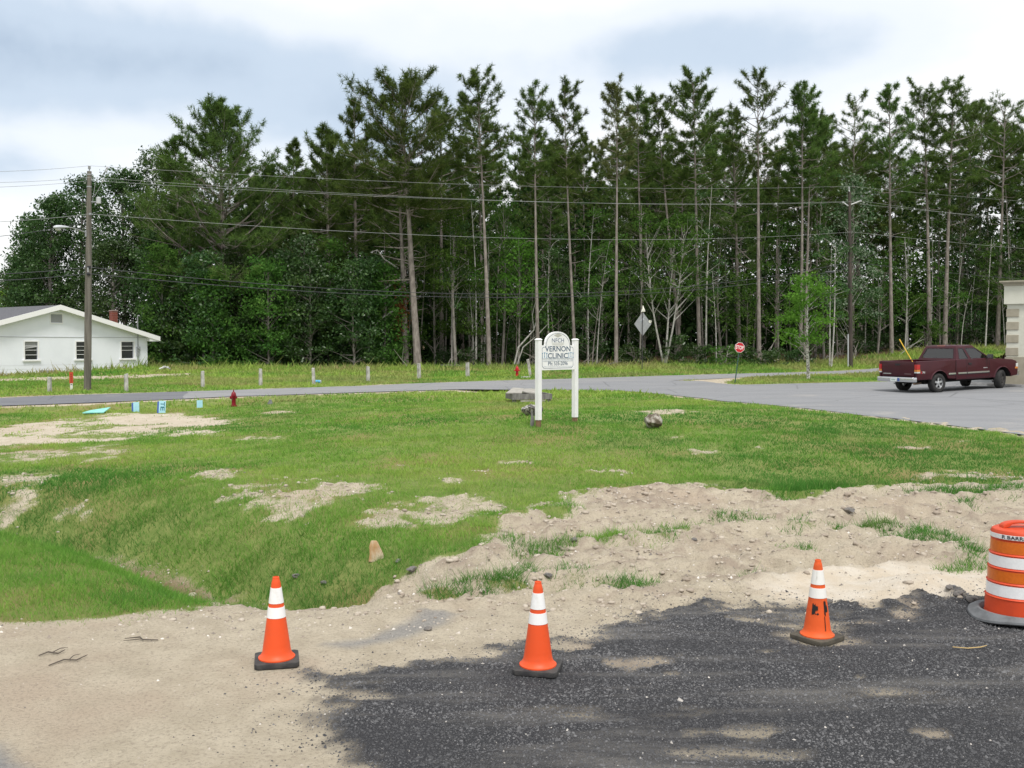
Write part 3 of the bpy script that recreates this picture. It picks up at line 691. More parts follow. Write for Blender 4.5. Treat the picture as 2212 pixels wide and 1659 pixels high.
for sgn, nm in ((1, 'roof'), (-1, 'roof')):
    rb = MB()
    def rp(s_, up): # s_ horizontal distance from the ridge
        return (-sP + sgn * s_, H_p - slope * s_ + up)
    p = [rp(0, .02), rp(sP + OV, .02), rp(sP + OV, th), rp(0, th)]
    rb.prism(p, lambda a, b_, t: (a, t, b_), -OF + .06, DEP + .6)
    rb.build(nm, shingle, house)
    fb = MB()
    p = [rp(0, -.17), rp(sP + OV + .02, -.17), rp(sP + OV + .02, th + .015), rp(0, th + .015)]
    fb.prism(p, lambda a, b_, t: (a, t, b_), -OF, -OF + .055)
    # flat boxed end of the eave
    q = [rp(sP - .1, -.02), (rp(sP + OV, 0)[0], rp(sP + OV, -.02)[1]), (rp(sP + OV, 0)[0], rp(sP + OV, -.19)[1]), (rp(sP - .1, 0)[0], rp(sP + OV, -.19)[1])]
    fb.prism(q, lambda a, b_, t: (a, t, b_), -OF + .057, .0)
    fb.build('rake_board', trim_w, house)
    sb = MB()
    p = [rp(0, -.02), rp(sP + OV, -.02), rp(sP + OV, .018), rp(0, .018)]
    sb.prism(p, lambda a, b_, t: (a, t, b_), -OF + .06, -.003); sb.build('soffit', trim_w, house)
# the batten between siding and gable sheet
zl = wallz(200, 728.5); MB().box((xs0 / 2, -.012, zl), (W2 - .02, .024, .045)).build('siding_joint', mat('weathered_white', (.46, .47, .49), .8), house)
for i in range(9):    # grey strips below the joint paint the shadow under each lap
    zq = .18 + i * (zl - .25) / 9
    MB().box((xs0 / 2, -.004, zq), (W2 - .04, .008, .012)).build('lap_shadow_line', mat('lap_shadow', (.66, .67, .69), .8), house) if not any(o[2] - .14 < zq < o[3] + .1 for o in OP) else None
for i, (a, c, z0, z1) in enumerate(OP):
    wn = MB(); fw = .09; z0 = zb; z1 = zt
    wn.box(((a + c) / 2, -.018, z1 + fw / 2), (c - a + 2 * fw, .04, fw))
    for xx in (a - fw / 2, c + fw / 2): wn.box((xx, -.018, (z0 + z1) / 2), (fw, .04, z1 - z0))
    wo = wn.build('window', trim_w, house)
    MB().box(((a + c) / 2, -.05, z0 - .07), (c - a + .34, .12, .12)).build('sill', trim_w, wo, bevel=.01)
    MB().box(((a + c) / 2, T * .55, (z0 + z1) / 2), (c - a, .012, z1 - z0)).build('pane', dark_glass, wo)
    rows = ((.24, .47, .74), (.26, .5, .74), (.26, .51))[i] if i < 2 else (.26, .51)
    for q in rows: MB().box(((a + c) / 2, T * .55 - .03, z1 - (z1 - z0) * q), (c - a, .04, .028)).build('rail', trim_w, wo)
    if i == 0:
        bl = MB(); 
        for q in range(6): bl.box(((a + c) / 2, T * .55 - .016, z1 - .05 - q * .055), (c - a - .04, .006, .035))
        bl.hexa([(a + .03, T * .3, z1 - .48), (c - .03, T * .3, z1 - .36), (c - .03, T * .34, z1 - .36), (a + .03, T * .34, z1 - .48), (a + .03, T * .3, z1 - .40), (c - .03, T * .3, z1 - .31), (c - .03, T * .34, z1 - .31), (a + .03, T * .34, z1 - .40)])
        bl.build('sagging_blind', mat('blind_grey', (.46, .46, .47), .7), wo)
# gable vent with louvres
vx = -onwall(123.5); vw = .86; vz = wallz(123, 688); vh = .70
vo = MB(); 
for dz in (-1, 1): vo.box((vx, -.02, vz + dz * (vh / 2)), (vw + .1, .05, .06))
for dx in (-1, 1): vo.box((vx + dx * (vw / 2 + .02), -.02, vz), (.06, .05, vh - .06))
vv = vo.build('gable_vent', trim_w, house)
for q in range(9):
    zq = vz - vh / 2 + .07 + q * (vh - .12) / 9
    MB().hexa([(vx - vw / 2, -.03, zq), (vx + vw / 2, -.03, zq), (vx + vw / 2, -.004, zq + .05), (vx - vw / 2, -.004, zq + .05), (vx - vw / 2, -.024, zq + .012), (vx + vw / 2, -.024, zq + .012), (vx + vw / 2, -.002, zq + .062), (vx - vw / 2, -.002, zq + .062)]).build('louvre', mat('vent_grey', (.36, .37, .37), .7), vv)
fx0, fx1 = -onwall(84), -onwall(130); MB().box(((fx0 + fx1) / 2, -.02, .17), (fx1 - fx0, .04, .34)).build('foundation_vent', mat('vent_grey', (.36, .37, .37), .7), house)
# electric meter, conduit and service mast
mx_ = -onwall(298); mz = wallz(298, 757)
mb = MB().box((mx_, -.09, mz + .12), (.24, .16, .34)).box((mx_ - .03, -.07, mz - .26), (.2, .12, .34)); mo = mb.build('meter_box', metal_g, house, bevel=.012)
MB().lathe([(.0, -.085), (.075, -.085), (.085, -.05), (.085, 0)], 14, (mx_, -.17, mz + .16), 'y').build('meter_dial', mat('meter_glass', (.25, .27, .28), .2), mo)
mtop = wallz(297, 682)
ms = MB().tube([(mx_, -.06, mz + .28), (mx_, -.06, mtop - .1), (mx_ + .02, -.07, mtop), (mx_ + .1, -.1, mtop + .02), (mx_ + .14, -.12, mtop - .05)], .035, 8); ms.build('service_mast', metal_g, house, smooth=40)
MB().tube([(mx_ + .05, -.03, -.1), (mx_ + .02, -.03, mz - .42)], .012, 6).build('ground_wire', metal_g, house)
MB().tube([(.03, .1, H_e - .75), (.35, .1, H_e - .55), (OV * .8, .1, H_e - .42)], .02, 6).build('eave_strut', metal_g, house)
# chimney
cp_ = at(245, 672, hB.y + 5.0); loc = house.matrix_world
hinv = Matrix.Translation((hB.x, hB.y, hz)) @ Matrix.Rotation(hrot, 4, 'Z'); hinv = hinv.inverted(); cl_ = hinv @ cp_
brick = mat('red_brick', (.30, .085, .055), .9, (.20, .06, .045), 7, .4, 20)
rz_ = H_p - slope * abs(cl_.x + sP)
ch = MB().box((cl_.x, cl_.y, (rz_ - .6 + cl_.z) / 2), (.46, .46, cl_.z - rz_ + .6)); cho = ch.build('chimney', brick, house)
MB().box((cl_.x, cl_.y, cl_.z + .03), (.52, .52, .08)).build('chimney_cap', mat('cap_mortar', (.38, .30, .26), .9), cho)
morm = mat('mortar', (.34, .22, .18), .9)
for q in range(7): MB().box((cl_.x, cl_.y, cl_.z - .12 - q * .15), (.466, .466, .018)).build('mortar_course', morm, cho)

# ================================================================== tan stucco building at the right edge
stucco = mat('cream_stucco', (.60, .60, .52), .85, (.55, .55, .47), 2, .3, 90); quoin_m = mat('tan_stucco', (.36, .33, .26), .85, (.31, .285, .22), 3, .3, 90)
bc = at(2172, 834, 42.5); brot = R(-33); bzz = lot_z(bc.x, bc.y) + .0
bo = empty('stucco_building', (bc.x, bc.y, bzz), brot, 'cream stucco building corner with tan quoins and moulded cornice', 'building')
BH = at(2172, 657, 42.5).z - bzz; BF = at(2172, 618, 42.5).z - bzz; BT = at(2172, 607, 42.5).z - bzz
MB().box((6, 5, BH / 2 - .2), (12, 10, BH + .4)).build('wall', stucco, bo)
MB().box((6, 5, (BH + BF) / 2), (12.24, 10.24, BF - BH)).build('frieze', stucco, bo)
cz = [(-.0, BF), (-.16, BF + .002), (-.16, BF + .06), (-.24, BF + .12), (-.30, BT - .06), (-.30, BT), (0, BT)]
co = MB()
ring = []
for off, z in cz: ring.append([(off, off, z), (12 - off, off, z), (12 - off, 10 - off, z), (off, 10 - off, z)])
vs = [v for r_ in ring for v in r_]; fs = []
for i in range(len(ring) - 1):
    for k in range(4): fs.append((i * 4 + k, i * 4 + (k + 1) % 4, (i + 1) * 4 + (k + 1) % 4, (i + 1) * 4 + k))
fs.append(tuple(range(len(vs) - 4, len(vs)))); co.add(vs, fs).build('cornice', quoin_m, bo, smooth=30)
wz = at(2172, 771, 42.5).z - bzz
MB().box((6, 5, wz / 2 - .2), (12.1, 10.1, wz + .4)).build('wainscot', quoin_m, bo)
pitch = (at(2172, 657, 42.5).z - at(2172, 771, 42.5).z) / 4.1
qz = wz + .03
for i in range(4):
    z0 = wz + .06 + i * pitch; MB().box((.22, .22, z0 + .17), (.50, .50, .35)).build('quoin', quoin_m, bo, bevel=.02)

# ================================================================== wooden and metal signs
wpaint = mat('sign_white', (.82, .82, .83), .45, (.76, .76, .77), 3)
navy = mat('sign_lettering', (.055, .10, .17), .6); figblue = mat('sign_figures', (.12, .27, .42), .6); greyl = mat('sign_small_print', (.42, .47, .53), .6)
rawwood = mat('raw_post_wood', (.25, .15, .085), .9, (.16, .10, .06), 12, stretch=(1, 1, .15))
s1 = gpf(1163, 924); s2v = at(1242, 908, 24.95); s2 = Vector((s2v.x, s2v.y, gz(s2v.x, s2v.y)))
sdv = Vector((s2.x - s1.x, s2.y - s1.y, 0)); SW = sdv.length; srot = math.atan2(sdv.y, sdv.x)
z_top = at(1167, 734, s1.y).z - s1.z
sign = empty('clinic_sign', (s1.x, s1.y, s1.z), srot, 'white two-post clinic sign with an arched top on the lawn', 'sign')
pw = .122
for k, (xx, g0) in enumerate(((0, 0), (SW, s2.z - s1.z))):
    st = .19 if k == 0 else .14
    po = MB().box((xx, 0, (g0 + st + z_top) / 2), (pw, pw, z_top - g0 - st)).build('post', wpaint, sign, bevel=.006)
    MB().box((xx, 0, g0 + st / 2 - .12), (.095, .095, st + .26)).build('wooden_stub', rawwood, po)
    MB().hexa([(xx - .075, -.075, z_top), (xx + .075, -.075, z_top), (xx + .075, .075, z_top), (xx - .075, .075, z_top), (xx - .04, -.04, z_top + .035), (xx + .04, -.04, z_top + .035), (xx + .04, .04, z_top + .035), (xx - .04, .04, z_top + .035)]).build('post_cap', wpaint, po)
pl, pr = pw / 2, SW - pw / 2; cx = (pl + pr) / 2; hw = (pr - pl) / 2
pz0 = at(1172, 800, s1.y).z - s1.z; psh = at(1172, 746, s1.y).z - s1.z; pap = at(1204, 716, s1.y + .45).z - s1.z
def sign_outline(ins=0., n=16):
    r_ = hw * .75 - ins * .6; top = pap - ins; sh = psh - ins; hh = top - sh
    pts = [(pl + ins, pz0 + ins), (pr - ins, pz0 + ins), (pr - ins, sh)]
    if ins == 0: pts.append((cx + r_ * 1.06, sh))
    for i in range(n + 1):
        a = math.pi * i / n; pts.append((cx + r_ * math.cos(a), sh + hh * math.sin(a) ** .85 if 0 < i < n else sh))
    if ins == 0: pts.append((cx - r_ * 1.06, sh))
    pts.append((pl + ins, sh)); return pts
SF = lambda a, b_, t: (a, t, b_)
panel = MB().prism(sign_outline(), SF, -.025, .025).build('panel', wpaint, sign)
# engraved border line, as a thin raised band with chamfered lower corners
bo_ = sign_outline(.045); ch_ = .06
bo_ = [(pl + .045, pz0 + .045 + ch_), (pl + .045 + ch_, pz0 + .045), (pr - .045 - ch_, pz0 + .045), (pr - .045, pz0 + .045 + ch_), (pr - .045, bo_[2][1] - .03), (pr - .085, bo_[2][1])] + bo_[3:-1] + [(pl + .085, bo_[2][1]), (pl + .045, bo_[2][1] - .03)]
bb = MB(); nn = len(bo_); bw_ = .007
for i in range(nn):
    a = Vector(bo_[i]); c = Vector(bo_[(i + 1) % nn]); d = (c - a)
    if d.length < 1e-4: continue
    d.normalize(); n_ = Vector((-d.y, d.x)) * bw_ / 2; d = d * bw_ * .3
    bb.hexa([(q.x, -.029 if t else -.0245, q.y) for t in (0, 1) for q in (a - n_ - d, c - n_ + d, c + n_ + d, a + n_ - d)])
bb.build('border_line', navy, panel)
def put_text(txt, x, z, h, width, m, parent, y=-.0275, bold=.0, name='lettering', rot=0):
    me = text_mesh(txt, 1.0, bold)
    co = np.array([v.co[:] for v in me.vertices]); w0 = np.ptp(co[:, 0]); h0 = np.ptp(co[:, 1]); mid = (co.max(0) + co.min(0)) / 2
    me.transform(Matrix.Rotation(rot, 4, 'Y') @ Matrix.Rotation(R(90), 4, 'X') @ Matrix.Diagonal((width / w0, h / h0, 1, 1)) @ Matrix.Translation(-Vector(mid)))
    me.transform(Matrix.Translation((x, y, z)))
    return obj(name, me, m, parent)
PH = psh - pz0
RW = lambda r_: at(1204, r_, s1.y + .45).z - s1.z
KZ = (s1.y + .45) / FPX
put_text('VERNON', cx, RW(753.5), 11.5 * KZ, hw * 1.52, navy, panel, bold=.012)
put_text('CLINIC', cx, RW(768.3), 11.5 * KZ, hw * 1.20, navy, panel, bold=.012)
put_text('YOUR COMMUNITY HEALTHCARE PARTNER', cx, RW(777), 4.2 * KZ, hw * 1.80, greyl, panel)
put_text('Ph:', cx - hw * .44, RW(785), 8.2 * KZ, hw * .28, navy, panel, bold=.008); put_text('535-2096', cx + hw * .18, RW(785), 8.2 * KZ, hw * .82, navy, panel, bold=.008)
put_text('Affiliate of Northwest Florida Community Hospital', cx, RW(792), 3.2 * KZ, hw * 1.72, greyl, panel)
for zz_ in (774, 780): MB().box((cx, -.0275, RW(zz_)), (hw * 1.8, .005, .006)).build('rule_line', greyl, panel)
put_text('NFCH', cx, psh + (pap - psh) * .36, (pap - psh) * .30, hw * .72, mat('logo_blue', (.13, .17, .26), .6), panel, bold=.006)
lz = psh + (pap - psh) * .72
MB().prism([(cx - .15, lz), (cx, lz - .05), (cx + .15, lz), (cx, lz + .055)], SF, -.029, -.0245).build('logo_diamond', mat('logo_tan', (.45, .44, .40), .6), panel)
for dz, ww in ((.165, .33), (.06, .30), (-.04, .24)): MB().box((cx, -.0275, psh + (pap - psh) * dz), (hw * ww * 2.2, .005, .008)).build('logo_line', mat('logo_tan', (.45, .44, .40), .6), panel)
for sd_ in (-1, 1):
    for i in range(3):
        fx = cx + sd_ * hw * (.66 + .13 * i) ; fz = RW(768.3) + (i % 2) * .012; f = MB()
        f.lathe([(.0, -.0285), (.011, -.0285), (.011, -.0245)], 8, (fx, 0, fz + .062), 'y')
        def limb(a, c, w_=.009):
            a = Vector(a); c = Vector(c); d = (c - a).normalized(); n_ = Vector((-d.y, d.x)) * w_ / 2
            f.hexa([(q.x, -.0285 if t else -.0245, q.y) for t in (0, 1) for q in (a - n_, c - n_, c + n_, a + n_)])
        limb((fx, fz + .05), (fx, fz - .01), .016); limb((fx, fz - .01), (fx - .018, fz - .065)); limb((fx, fz - .01), (fx + .018, fz - .065)); limb((fx, fz + .04), (fx - .028, fz + .075)); limb((fx, fz + .04), (fx + .028, fz + .075))
        f.build('painted_figure', figblue, panel)

# stop sign on a leaning green post
stp = gpf(1588, 828); dS = stp.y; zt_ = at(1601, 751, dS); tilt = math.atan2(zt_.x - stp.x, zt_.z - stp.z) * .78
so = empty('stop_sign', stp, 0, 'red octagonal stop sign on a leaning green post', 'stop sign'); so.rotation_euler = (0, tilt, R(8))
ocr = (10.7 / FPX * dS) / math.cos(R(22.5)); zc = (zt_ - stp).length
def octa(r_): return [(r_ * math.cos(R(22.5 + 45 * i)), zc + r_ * math.sin(R(22.5 + 45 * i))) for i in range(8)]
green_p = mat('green_post', (.05, .115, .085), .6, (.035, .08, .06), 20)
pst = MB(); 
for a, c, yy in ((-.028, -.010, .012), (.010, .028, .012)): pst.box(((a + c) / 2, .03, (zc + .1) / 2 - .15), (c - a, .02, zc + .4))
pst.box((0, .018, (zc + .1) / 2 - .15), (.03, .012, zc + .4)); pst.build('post', green_p, so)
red = mat('sign_red', (.50, .012, .022), .4); wref = mat('reflective_white', (.82, .82, .80), .4)
plt = MB().prism(octa(ocr), SF, -.004, .004).build('plate', wref, so)
MB().prism(octa(ocr * .93), SF, -.0075, -.0045).build('red_face', red, plt)
put_text('STOP', 0, zc, ocr * .72, ocr * 1.50, wref, plt, y=-.0095, bold=.02)

# diamond sign seen from behind
dg_ = gpf(1387, 801); dD = dg_.y; dm = empty('warning_sign', dg_, R(-6), 'grey back of a diamond road sign on a dark post', 'road sign')
kx = dD / FPX; zc = (801 - 700) * kx; hwid = 18.0 * kx; hht = 26 * kx
alum = mat('sign_back_aluminium', (.36, .37, .38), .45, (.30, .31, .32), 5, metallic=.35)
dkpost = mat('dark_post', (.045, .042, .045), .7)
MB().box((0, -.03, (zc + 35 * kx) / 2 - .2), (.055, .04, zc + 35 * kx + .4)).build('post', dkpost, dm)
xo = .02; dpl = MB().prism([(xo + hwid * 1.04, zc), (xo, zc + hht), (xo - hwid, zc), (xo, zc - hht)], SF, -.004, .004).build('plate', alum, dm)
MB().prism([(xo - .16, zc + hht * .12), (xo + .10, zc + hht * .36), (xo + .14, zc + hht * .62), (xo - .10, zc + hht * .40)], SF, -.008, -.0045).build('sticker', mat('worn_sticker', (.55, .56, .57), .6, (.15, .2, .25), 12, lo=.5, hi=.56), dpl)
rag = mat('pale_plastic', (.80, .76, .58), .6, (.86, .85, .80), 4)
f = MB().add([(xo - .12, -.04, zc + hht * .98), (xo + .20, -.06, zc + hht * 1.02), (xo + .16, -.02, zc + hht * 1.15), (xo + .02, .02, zc + hht * 1.56), (xo - .02, -.06, zc + hht * 1.3), (xo + .1, -.09, zc + hht * 1.2)], [(0, 5, 4), (0, 1, 5), (1, 2, 5), (5, 2, 4), (2, 3, 4), (0, 4, 3), (0, 3, 2, 1)])
tag(f.build('plastic_scrap', rag), 'torn pale plastic caught on top of the diamond sign', 'plastic').location = (0, 0, 0)
scr = bpy.data.objects['plastic_scrap']; scr.matrix_world = Matrix.Translation(dg_) @ Matrix.Rotation(R(-6), 4, 'Z')
f = MB()
for i in range(5):
    a = R(72 * i); f.add([(0, -.04, 0), (.10 * math.cos(a), -.07, .10 * math.sin(a)), (.15 * math.cos(a + .6), -.03, .14 * math.sin(a + .6)), (.07 * math.cos(a + 1.1), -.09, .07 * math.sin(a + 1.1))], [(0, 1, 2, 3)])
o_ = tag(f.build('plastic_bow', rag, fix=False), 'crumpled yellow and white plastic bow on the diamond sign edge', 'plastic'); o_.matrix_world = Matrix.Translation(dg_ + Vector((hwid * .92, -.01, zc + hht * .18))) @ Matrix.Rotation(R(-6), 4, 'Z')

# ================================================================== traffic cones and drum
orange = mat('cone_orange', (.74, .082, .014), .5, (.60, .075, .018), 7, .08, 30, lo=.45, hi=.8)
orange_d = mat('cone_orange_dirty', (.72, .10, .015), .6, (.50, .085, .02), 6, .1, 40, lo=.45, hi=.75)
band_w = mat('cone_band_white', (.80, .80, .80), .35, (.66, .65, .62), 9, lo=.5, hi=.8); band_d = mat('cone_band_soiled', (.78, .77, .73), .45, (.34, .34, .28), 10, stretch=(1, 1, .25), lo=.50, hi=.72)
rub = mat('black_rubber', (.030, .030, .032), .75, (.06, .058, .055), 10, .2, 50); rub_d = mat('dusty_rubber', (.095, .085, .065), .9, (.055, .05, .04), 8, .2, 50)
def make_cone(p, rz, label, dirty=False, H=.72):
    o = empty('traffic_cone', p, rz, label, 'traffic cone', 'traffic cones on the edge of the work area')
    zs = bil(GZ, np.array([p.x - .15, p.x + .15, p.x, p.x]), np.array([p.y, p.y, p.y - .15, p.y + .15])); o.location.z = float(zs.mean()) + .004
    om, bm_ = (orange_d, band_d) if dirty else (orange, band_w); rm = rub_d if dirty else rub
    MB().prism([(.18 * cx_, .18 * cy_) if True else 0 for cx_, cy_ in ((-1, -.85), (-.85, -1), (.85, -1), (1, -.85), (1, .85), (.85, 1), (-.85, 1), (-1, .85))], lambda a, b_, t: (a, b_, t), 0, .042).build('base', rm, o, bevel=.008, smooth=40)
    r0, r1 = .122, .030
    rr = lambda z: r0 + (r1 - r0) * (z - .06) / (H - .06)
    prof = [(.150, .0421), (.150, .052), (.135, .062), (r0, .085)] + [(rr(z), z) for z in np.linspace(.1, H - .075, 12)] + [(rr(H - .07), H - .07), (rr(H - .07) - .003, H - .05), (rr(H - .03) - .004, H - .025), (rr(H) - .002, H - .02), (rr(H) - .003, H - .003), (.02, H), (.018, H - .01)]
    MB().lathe(prof, 40).build('body', om, o, smooth=35)
    for z0, z1 in ((H * .535, H * .655), (H * .70, H * .875)):
        b0 = [(rr(z) + .0025, z) for z in np.linspace(z0, z1, 6)]
        MB().lathe([(b0[0][0] - .003, z0 - .0005)] + b0 + [(b0[-1][0] - .003, z1 + .0005)], 40).build('reflective_band', bm_, o, smooth=35)
    if dirty:   # smeared black paint marks facing the road
        bk = mat('black_paint', (.012, .011, .010), .5); m_ = MB()
        rr_ = random.Random(4)
        for a0, z0, z1, wd in ((-128, .25, .345, .10), (-120, .285, .33, .16), (-112, .27, .335, .08), (-62, .26, .37, .09), (-54, .26, .33, .09), (-118, .235, .265, .20), (-66, .23, .30, .05), (-70, .10, .24, .022)):
            n = 7; top = []; bot = []
            for i in range(n):
                a = R(a0) + (i / (n - 1) - .5) * wd * 3.2
                zt2 = z1 - rr_.uniform(0, .02); zb2 = z0 + rr_.uniform(0, .02)
                top.append(((rr(zt2) + .0035) * math.cos(a), (rr(zt2) + .0035) * math.sin(a), zt2)); bot.append(((rr(zb2) + .0035) * math.cos(a), (rr(zb2) + .0035) * math.sin(a), zb2))
            m_.add(bot + top, [(i, i + 1, n + i + 1, n + i) for i in range(n - 1)])
        mo_ = m_.build('paint_smear', bk, o, fix=False)
        mo_.rotation_euler.z = -rz
    return o
make_cone(gpf(598, 1431), R(14), 'clean orange cone with two white bands on pale sand')
make_cone(gpf(1162, 1448), R(-12), 'clean orange cone with two white bands on dark millings')
make_cone(gpf(1765, 1381), R(38), 'dirty orange cone with black paint smears and stained bands', True)

dp = gpf(2196, 1332); drum = empty('traffic_drum', dp, 0, 'orange and white striped traffic drum with a rubber foot ring', 'traffic drum')
dor = mat('drum_orange', (.62, .065, .015), .5, (.52, .055, .015), 4); dsh = mat('drum_orange_sheeting', (.62, .14, .012), .3, (.55, .12, .01), 30); dwh = mat('drum_white_sheeting', (.78, .79, .80), .3, (.72, .73, .74), 30)
DH = .93; s_d = 1.0
prof = [(.285, .03), (.286, .05), (.280, .06), (.278, .20), (.284, .21), (.270, .222), (.266, .34), (.272, .35), (.260, .362), (.258, .475), (.264, .485), (.250, .497), (.248, .61), (.254, .62), (.240, .632), (.236, .752), (.240, .758), (.243, .79), (.242, .82), (.228, .845), (.20, .858), (.0, .862)]
MB().lathe(prof, 48).build('body', dor, drum, smooth=30)
def dband(z0, z1, m_, nm):
    def rz2(z):
        for (r0, a), (r1, c) in zip(prof, prof[1:]):
            if a <= z <= c: return r0 + (r1 - r0) * (z - a) / max(c - a, 1e-6)
    b0 = [(rz2(z) + .002, z) for z in (z0, z1)]
    return MB().lathe([(b0[0][0] - .003, z0 - .001)] + b0 + [(b0[-1][0] - .003, z1 + .001)], 48).build(nm, m_, drum, smooth=30)
dband(.228, .335, dwh, 'white_band'); dband(.368, .468, dsh, 'orange_band'); dband(.503, .605, dwh, 'white_band'); dband(.638, .745, dsh, 'orange_band')
tb = dband(.770, .812, dwh, 'name_band')
hb = MB(); R_h = .20   # moulded carrying handle: an arch with a slot
pts = []
for i in range(13):
    a = math.pi * i / 12; pts.append((.17 * math.cos(a), .85 + .075 * math.sin(a) ** .6))
inner = []
for i in range(13):
    a = math.pi * i / 12; inner.append((.10 * math.cos(a), .868 + .032 * math.sin(a) ** .6))
vs = []; fs = []
for yy in (-.045, .045):
    vs += [(x_, yy * (1 if k < 13 else 1), z_) for k, (x_, z_) in enumerate(pts + inner)]
for i in range(12):
    fs += [(i, i + 1, 13 + i + 1, 13 + i), (26 + i, 26 + 13 + i, 26 + 14 + i, 26 + i + 1), (i, 26 + i, 27 + i, i + 1), (13 + i, 14 + i, 40 + i, 39 + i)]
fs += [(0, 13, 39, 26), (12, 38, 51, 25)]
hb.add(vs, fs).build('handle', dor, drum, bevel=.012)
me = text_mesh('R BARRICADES', .056, .0014, align='LEFT', space=1.02)
for v in me.vertices:
    a = R(-152) + v.co.x / .244; z = .791 + v.co.y * .8; v.co = ((.2465) * math.cos(a), .2465 * math.sin(a), z)
obj('lettering', me, mat('drum_lettering', (.03, .03, .035), .6), tb)
prof2 = [(.29, .012), (.30, .045), (.33, .075), (.355, .075), (.385, .055), (.425, .030), (.43, .012), (.415, 0)]
fr = MB().lathe(prof2, 48); fr.v = [(x_, y_, z_ + .018 * math.sin(3 * math.atan2(y_, x_) + 1) * (math.hypot(x_, y_) > .37)) for x_, y_, z_ in fr.v]
fr.build('rubber_foot', mat('grey_rubber', (.16, .17, .18), .85, (.10, .105, .11), 5, .1, 30), drum, smooth=40)

# ================================================================== hydrants
def hydrant(p, H, rz, m_, cap_m, label):
    o = empty('fire_hydrant', p, rz, label, 'fire hydrant', 'fire hydrants beside the road'); k = H / .75
    S = lambda pr: [(r_ * k, z * k) for r_, z in pr]
    MB().lathe(S([(.11, -.1), (.11, .02), (.135, .02), (.135, .045), (.095, .05), (.09, .1), (.088, .40), (.10, .42), (.10, .45), (.115, .46), (.115, .49), (.10, .495)]), 24).build('barrel', m_, o, smooth=35)
    bn = MB().lathe(S([(.105, .495), (.10, .54), (.085, .59), (.055, .63), (.028, .645), (.028, .67), (.0, .67)]), 24).build('bonnet', m_, o, smooth=35)
    MB().lathe(S([(.022, .668), (.022, .745), (.012, .75), (.0, .75)]), 5).build('operating_nut', m_, bn)
    for d, r_, l in (((0, -1), .068, .075), ((-1, 0), .048, .085), ((1, 0), .048, .085)):
        m2 = MB(); z = .40 * k; q = Vector((d[0], d[1], 0))
        m2.tube([q * .06 * k + Vector((0, 0, z)), q * (.09 + l * .55) * k + Vector((0, 0, z))], r_ * .8 * k, 14)
        m2.tube([q * (.09 + l * .55) * k + Vector((0, 0, z)), q * (.09 + l) * k + Vector((0, 0, z))], r_ * k, 14)
        no = m2.build('hose_cap', cap_m, o, smooth=40)
        m3 = MB(); m3.tube([q * (.09 + l) * k + Vector((0, 0, z)), q * (.12 + l) * k + Vector((0, 0, z))], .018 * k, 5); m3.build('cap_nut', cap_m, no)
    for i in range(8):
        a = R(45 * i + 10); MB().box((.123 * k * math.cos(a), .123 * k * math.sin(a), .06 * k), (.018 * k, .018 * k, .035 * k)).build('flange_bolt', m_, o)
    MB().tube([(.07 * k, -.13 * k, .37 * k), (.05 * k, -.13 * k, .28 * k), (-.02 * k, -.11 * k, .24 * k), (-.09 * k, -.08 * k, .29 * k), (-.12 * k, -.05 * k, .36 * k)], .006 * k, 5).build('chain', mat('chain_steel', (.35, .34, .33), .5, metallic=.6), o)
    return o
h1 = gpf(505, 879); h2 = gpf(1117, 814)
hydrant(h1, (879 - 841) / FPX * h1.y, R(-35), mat('dark_red_paint', (.235, .008, .018), .35, (.18, .006, .014), 6), mat('dark_red_paint', (0, 0, 0)), 'dark maroon fire hydrant on the lawn near blue marker boards')
hydrant(h2, (814 - 788) / FPX * h2.y, R(10), mat('bright_red_paint', (.50, .012, .022), .4, (.42, .01, .02), 6), mat('bright_red_paint', (0, 0, 0)), 'bright red fire hydrant beside a leaning concrete post')

# ================================================================== concrete posts, marker, boards and oddments
conc = mat('weathered_concrete', (.50, .495, .47), .95, (.27, .26, .235), 9, .5, 30, stretch=(1, 1, .4))
def post(px, pt, pb, wpx, lean=0, label=None, wood=False):
    p = gpf(px, pb); k = p.y / FPX; H = (pb - pt) * k; wd = wpx * k / 1.25
    b_ = MB(); rr_ = random.Random(int(px)); n = 6; rings = []
    for i in range(n):
        z = -.25 + (H + .25) * i / (n - 1); q = wd / 2 * (1 - .12 * i / (n - 1))
        rings.append([(sx * q * rr_.uniform(.93, 1.05) + lean * max(z, 0), sy * q * rr_.uniform(.93, 1.05), z + (rr_.uniform(-.05, .03) * (i == n - 1))) for sx, sy in ((-1, -1), (1, -1), (1, 1), (-1, 1))])
    vs = [v for r_ in rings for v in r_]; fs = [(3, 2, 1, 0), tuple(range(len(vs) - 4, len(vs)))]
    for i in range(n - 1):
        for j in range(4): fs.append((i * 4 + j, i * 4 + (j + 1) % 4, (i + 1) * 4 + (j + 1) % 4, (i + 1) * 4 + j))
    o = b_.add(vs, fs).build('concrete_post', conc, bevel=.012); o.location = p; o.rotation_euler.z = R(rr_.uniform(20, 50))
    if lean: o.rotation_euler.z = 0
    return tag(o, label, 'post', 'old concrete posts along the far side of the road')
L0 = 'weathered square concrete post beside the road'
post(107, 815, 847, 9.5, .02, 'whitish worn post on the grass left of the orange marker')
post(273, 807, 846, 10.5, 0, 'weathered post on the grass right of the utility pole')
post(438, 801, 838, 9.5, 0, L0); post(563, 797, 834, 9, 0, L0)
post(678, 795, 830, 9, -.03, 'weathered post with a small blue can at its foot')
post(795, 791, 824, 9, 0, L0); post(905, 786, 818, 8.5, 0, L0); post(1010, 783, 814, 8.5, 0, L0)
post(1146, 776, 812, 8, -.17, 'leaning weathered post next to the bright red hydrant')
mk_ = gpf(154.5, 843); k = mk_.y / FPX; mo = empty('cable_marker', mk_, R(20), 'orange and white cable marker stake beside the utility pole', 'marker')
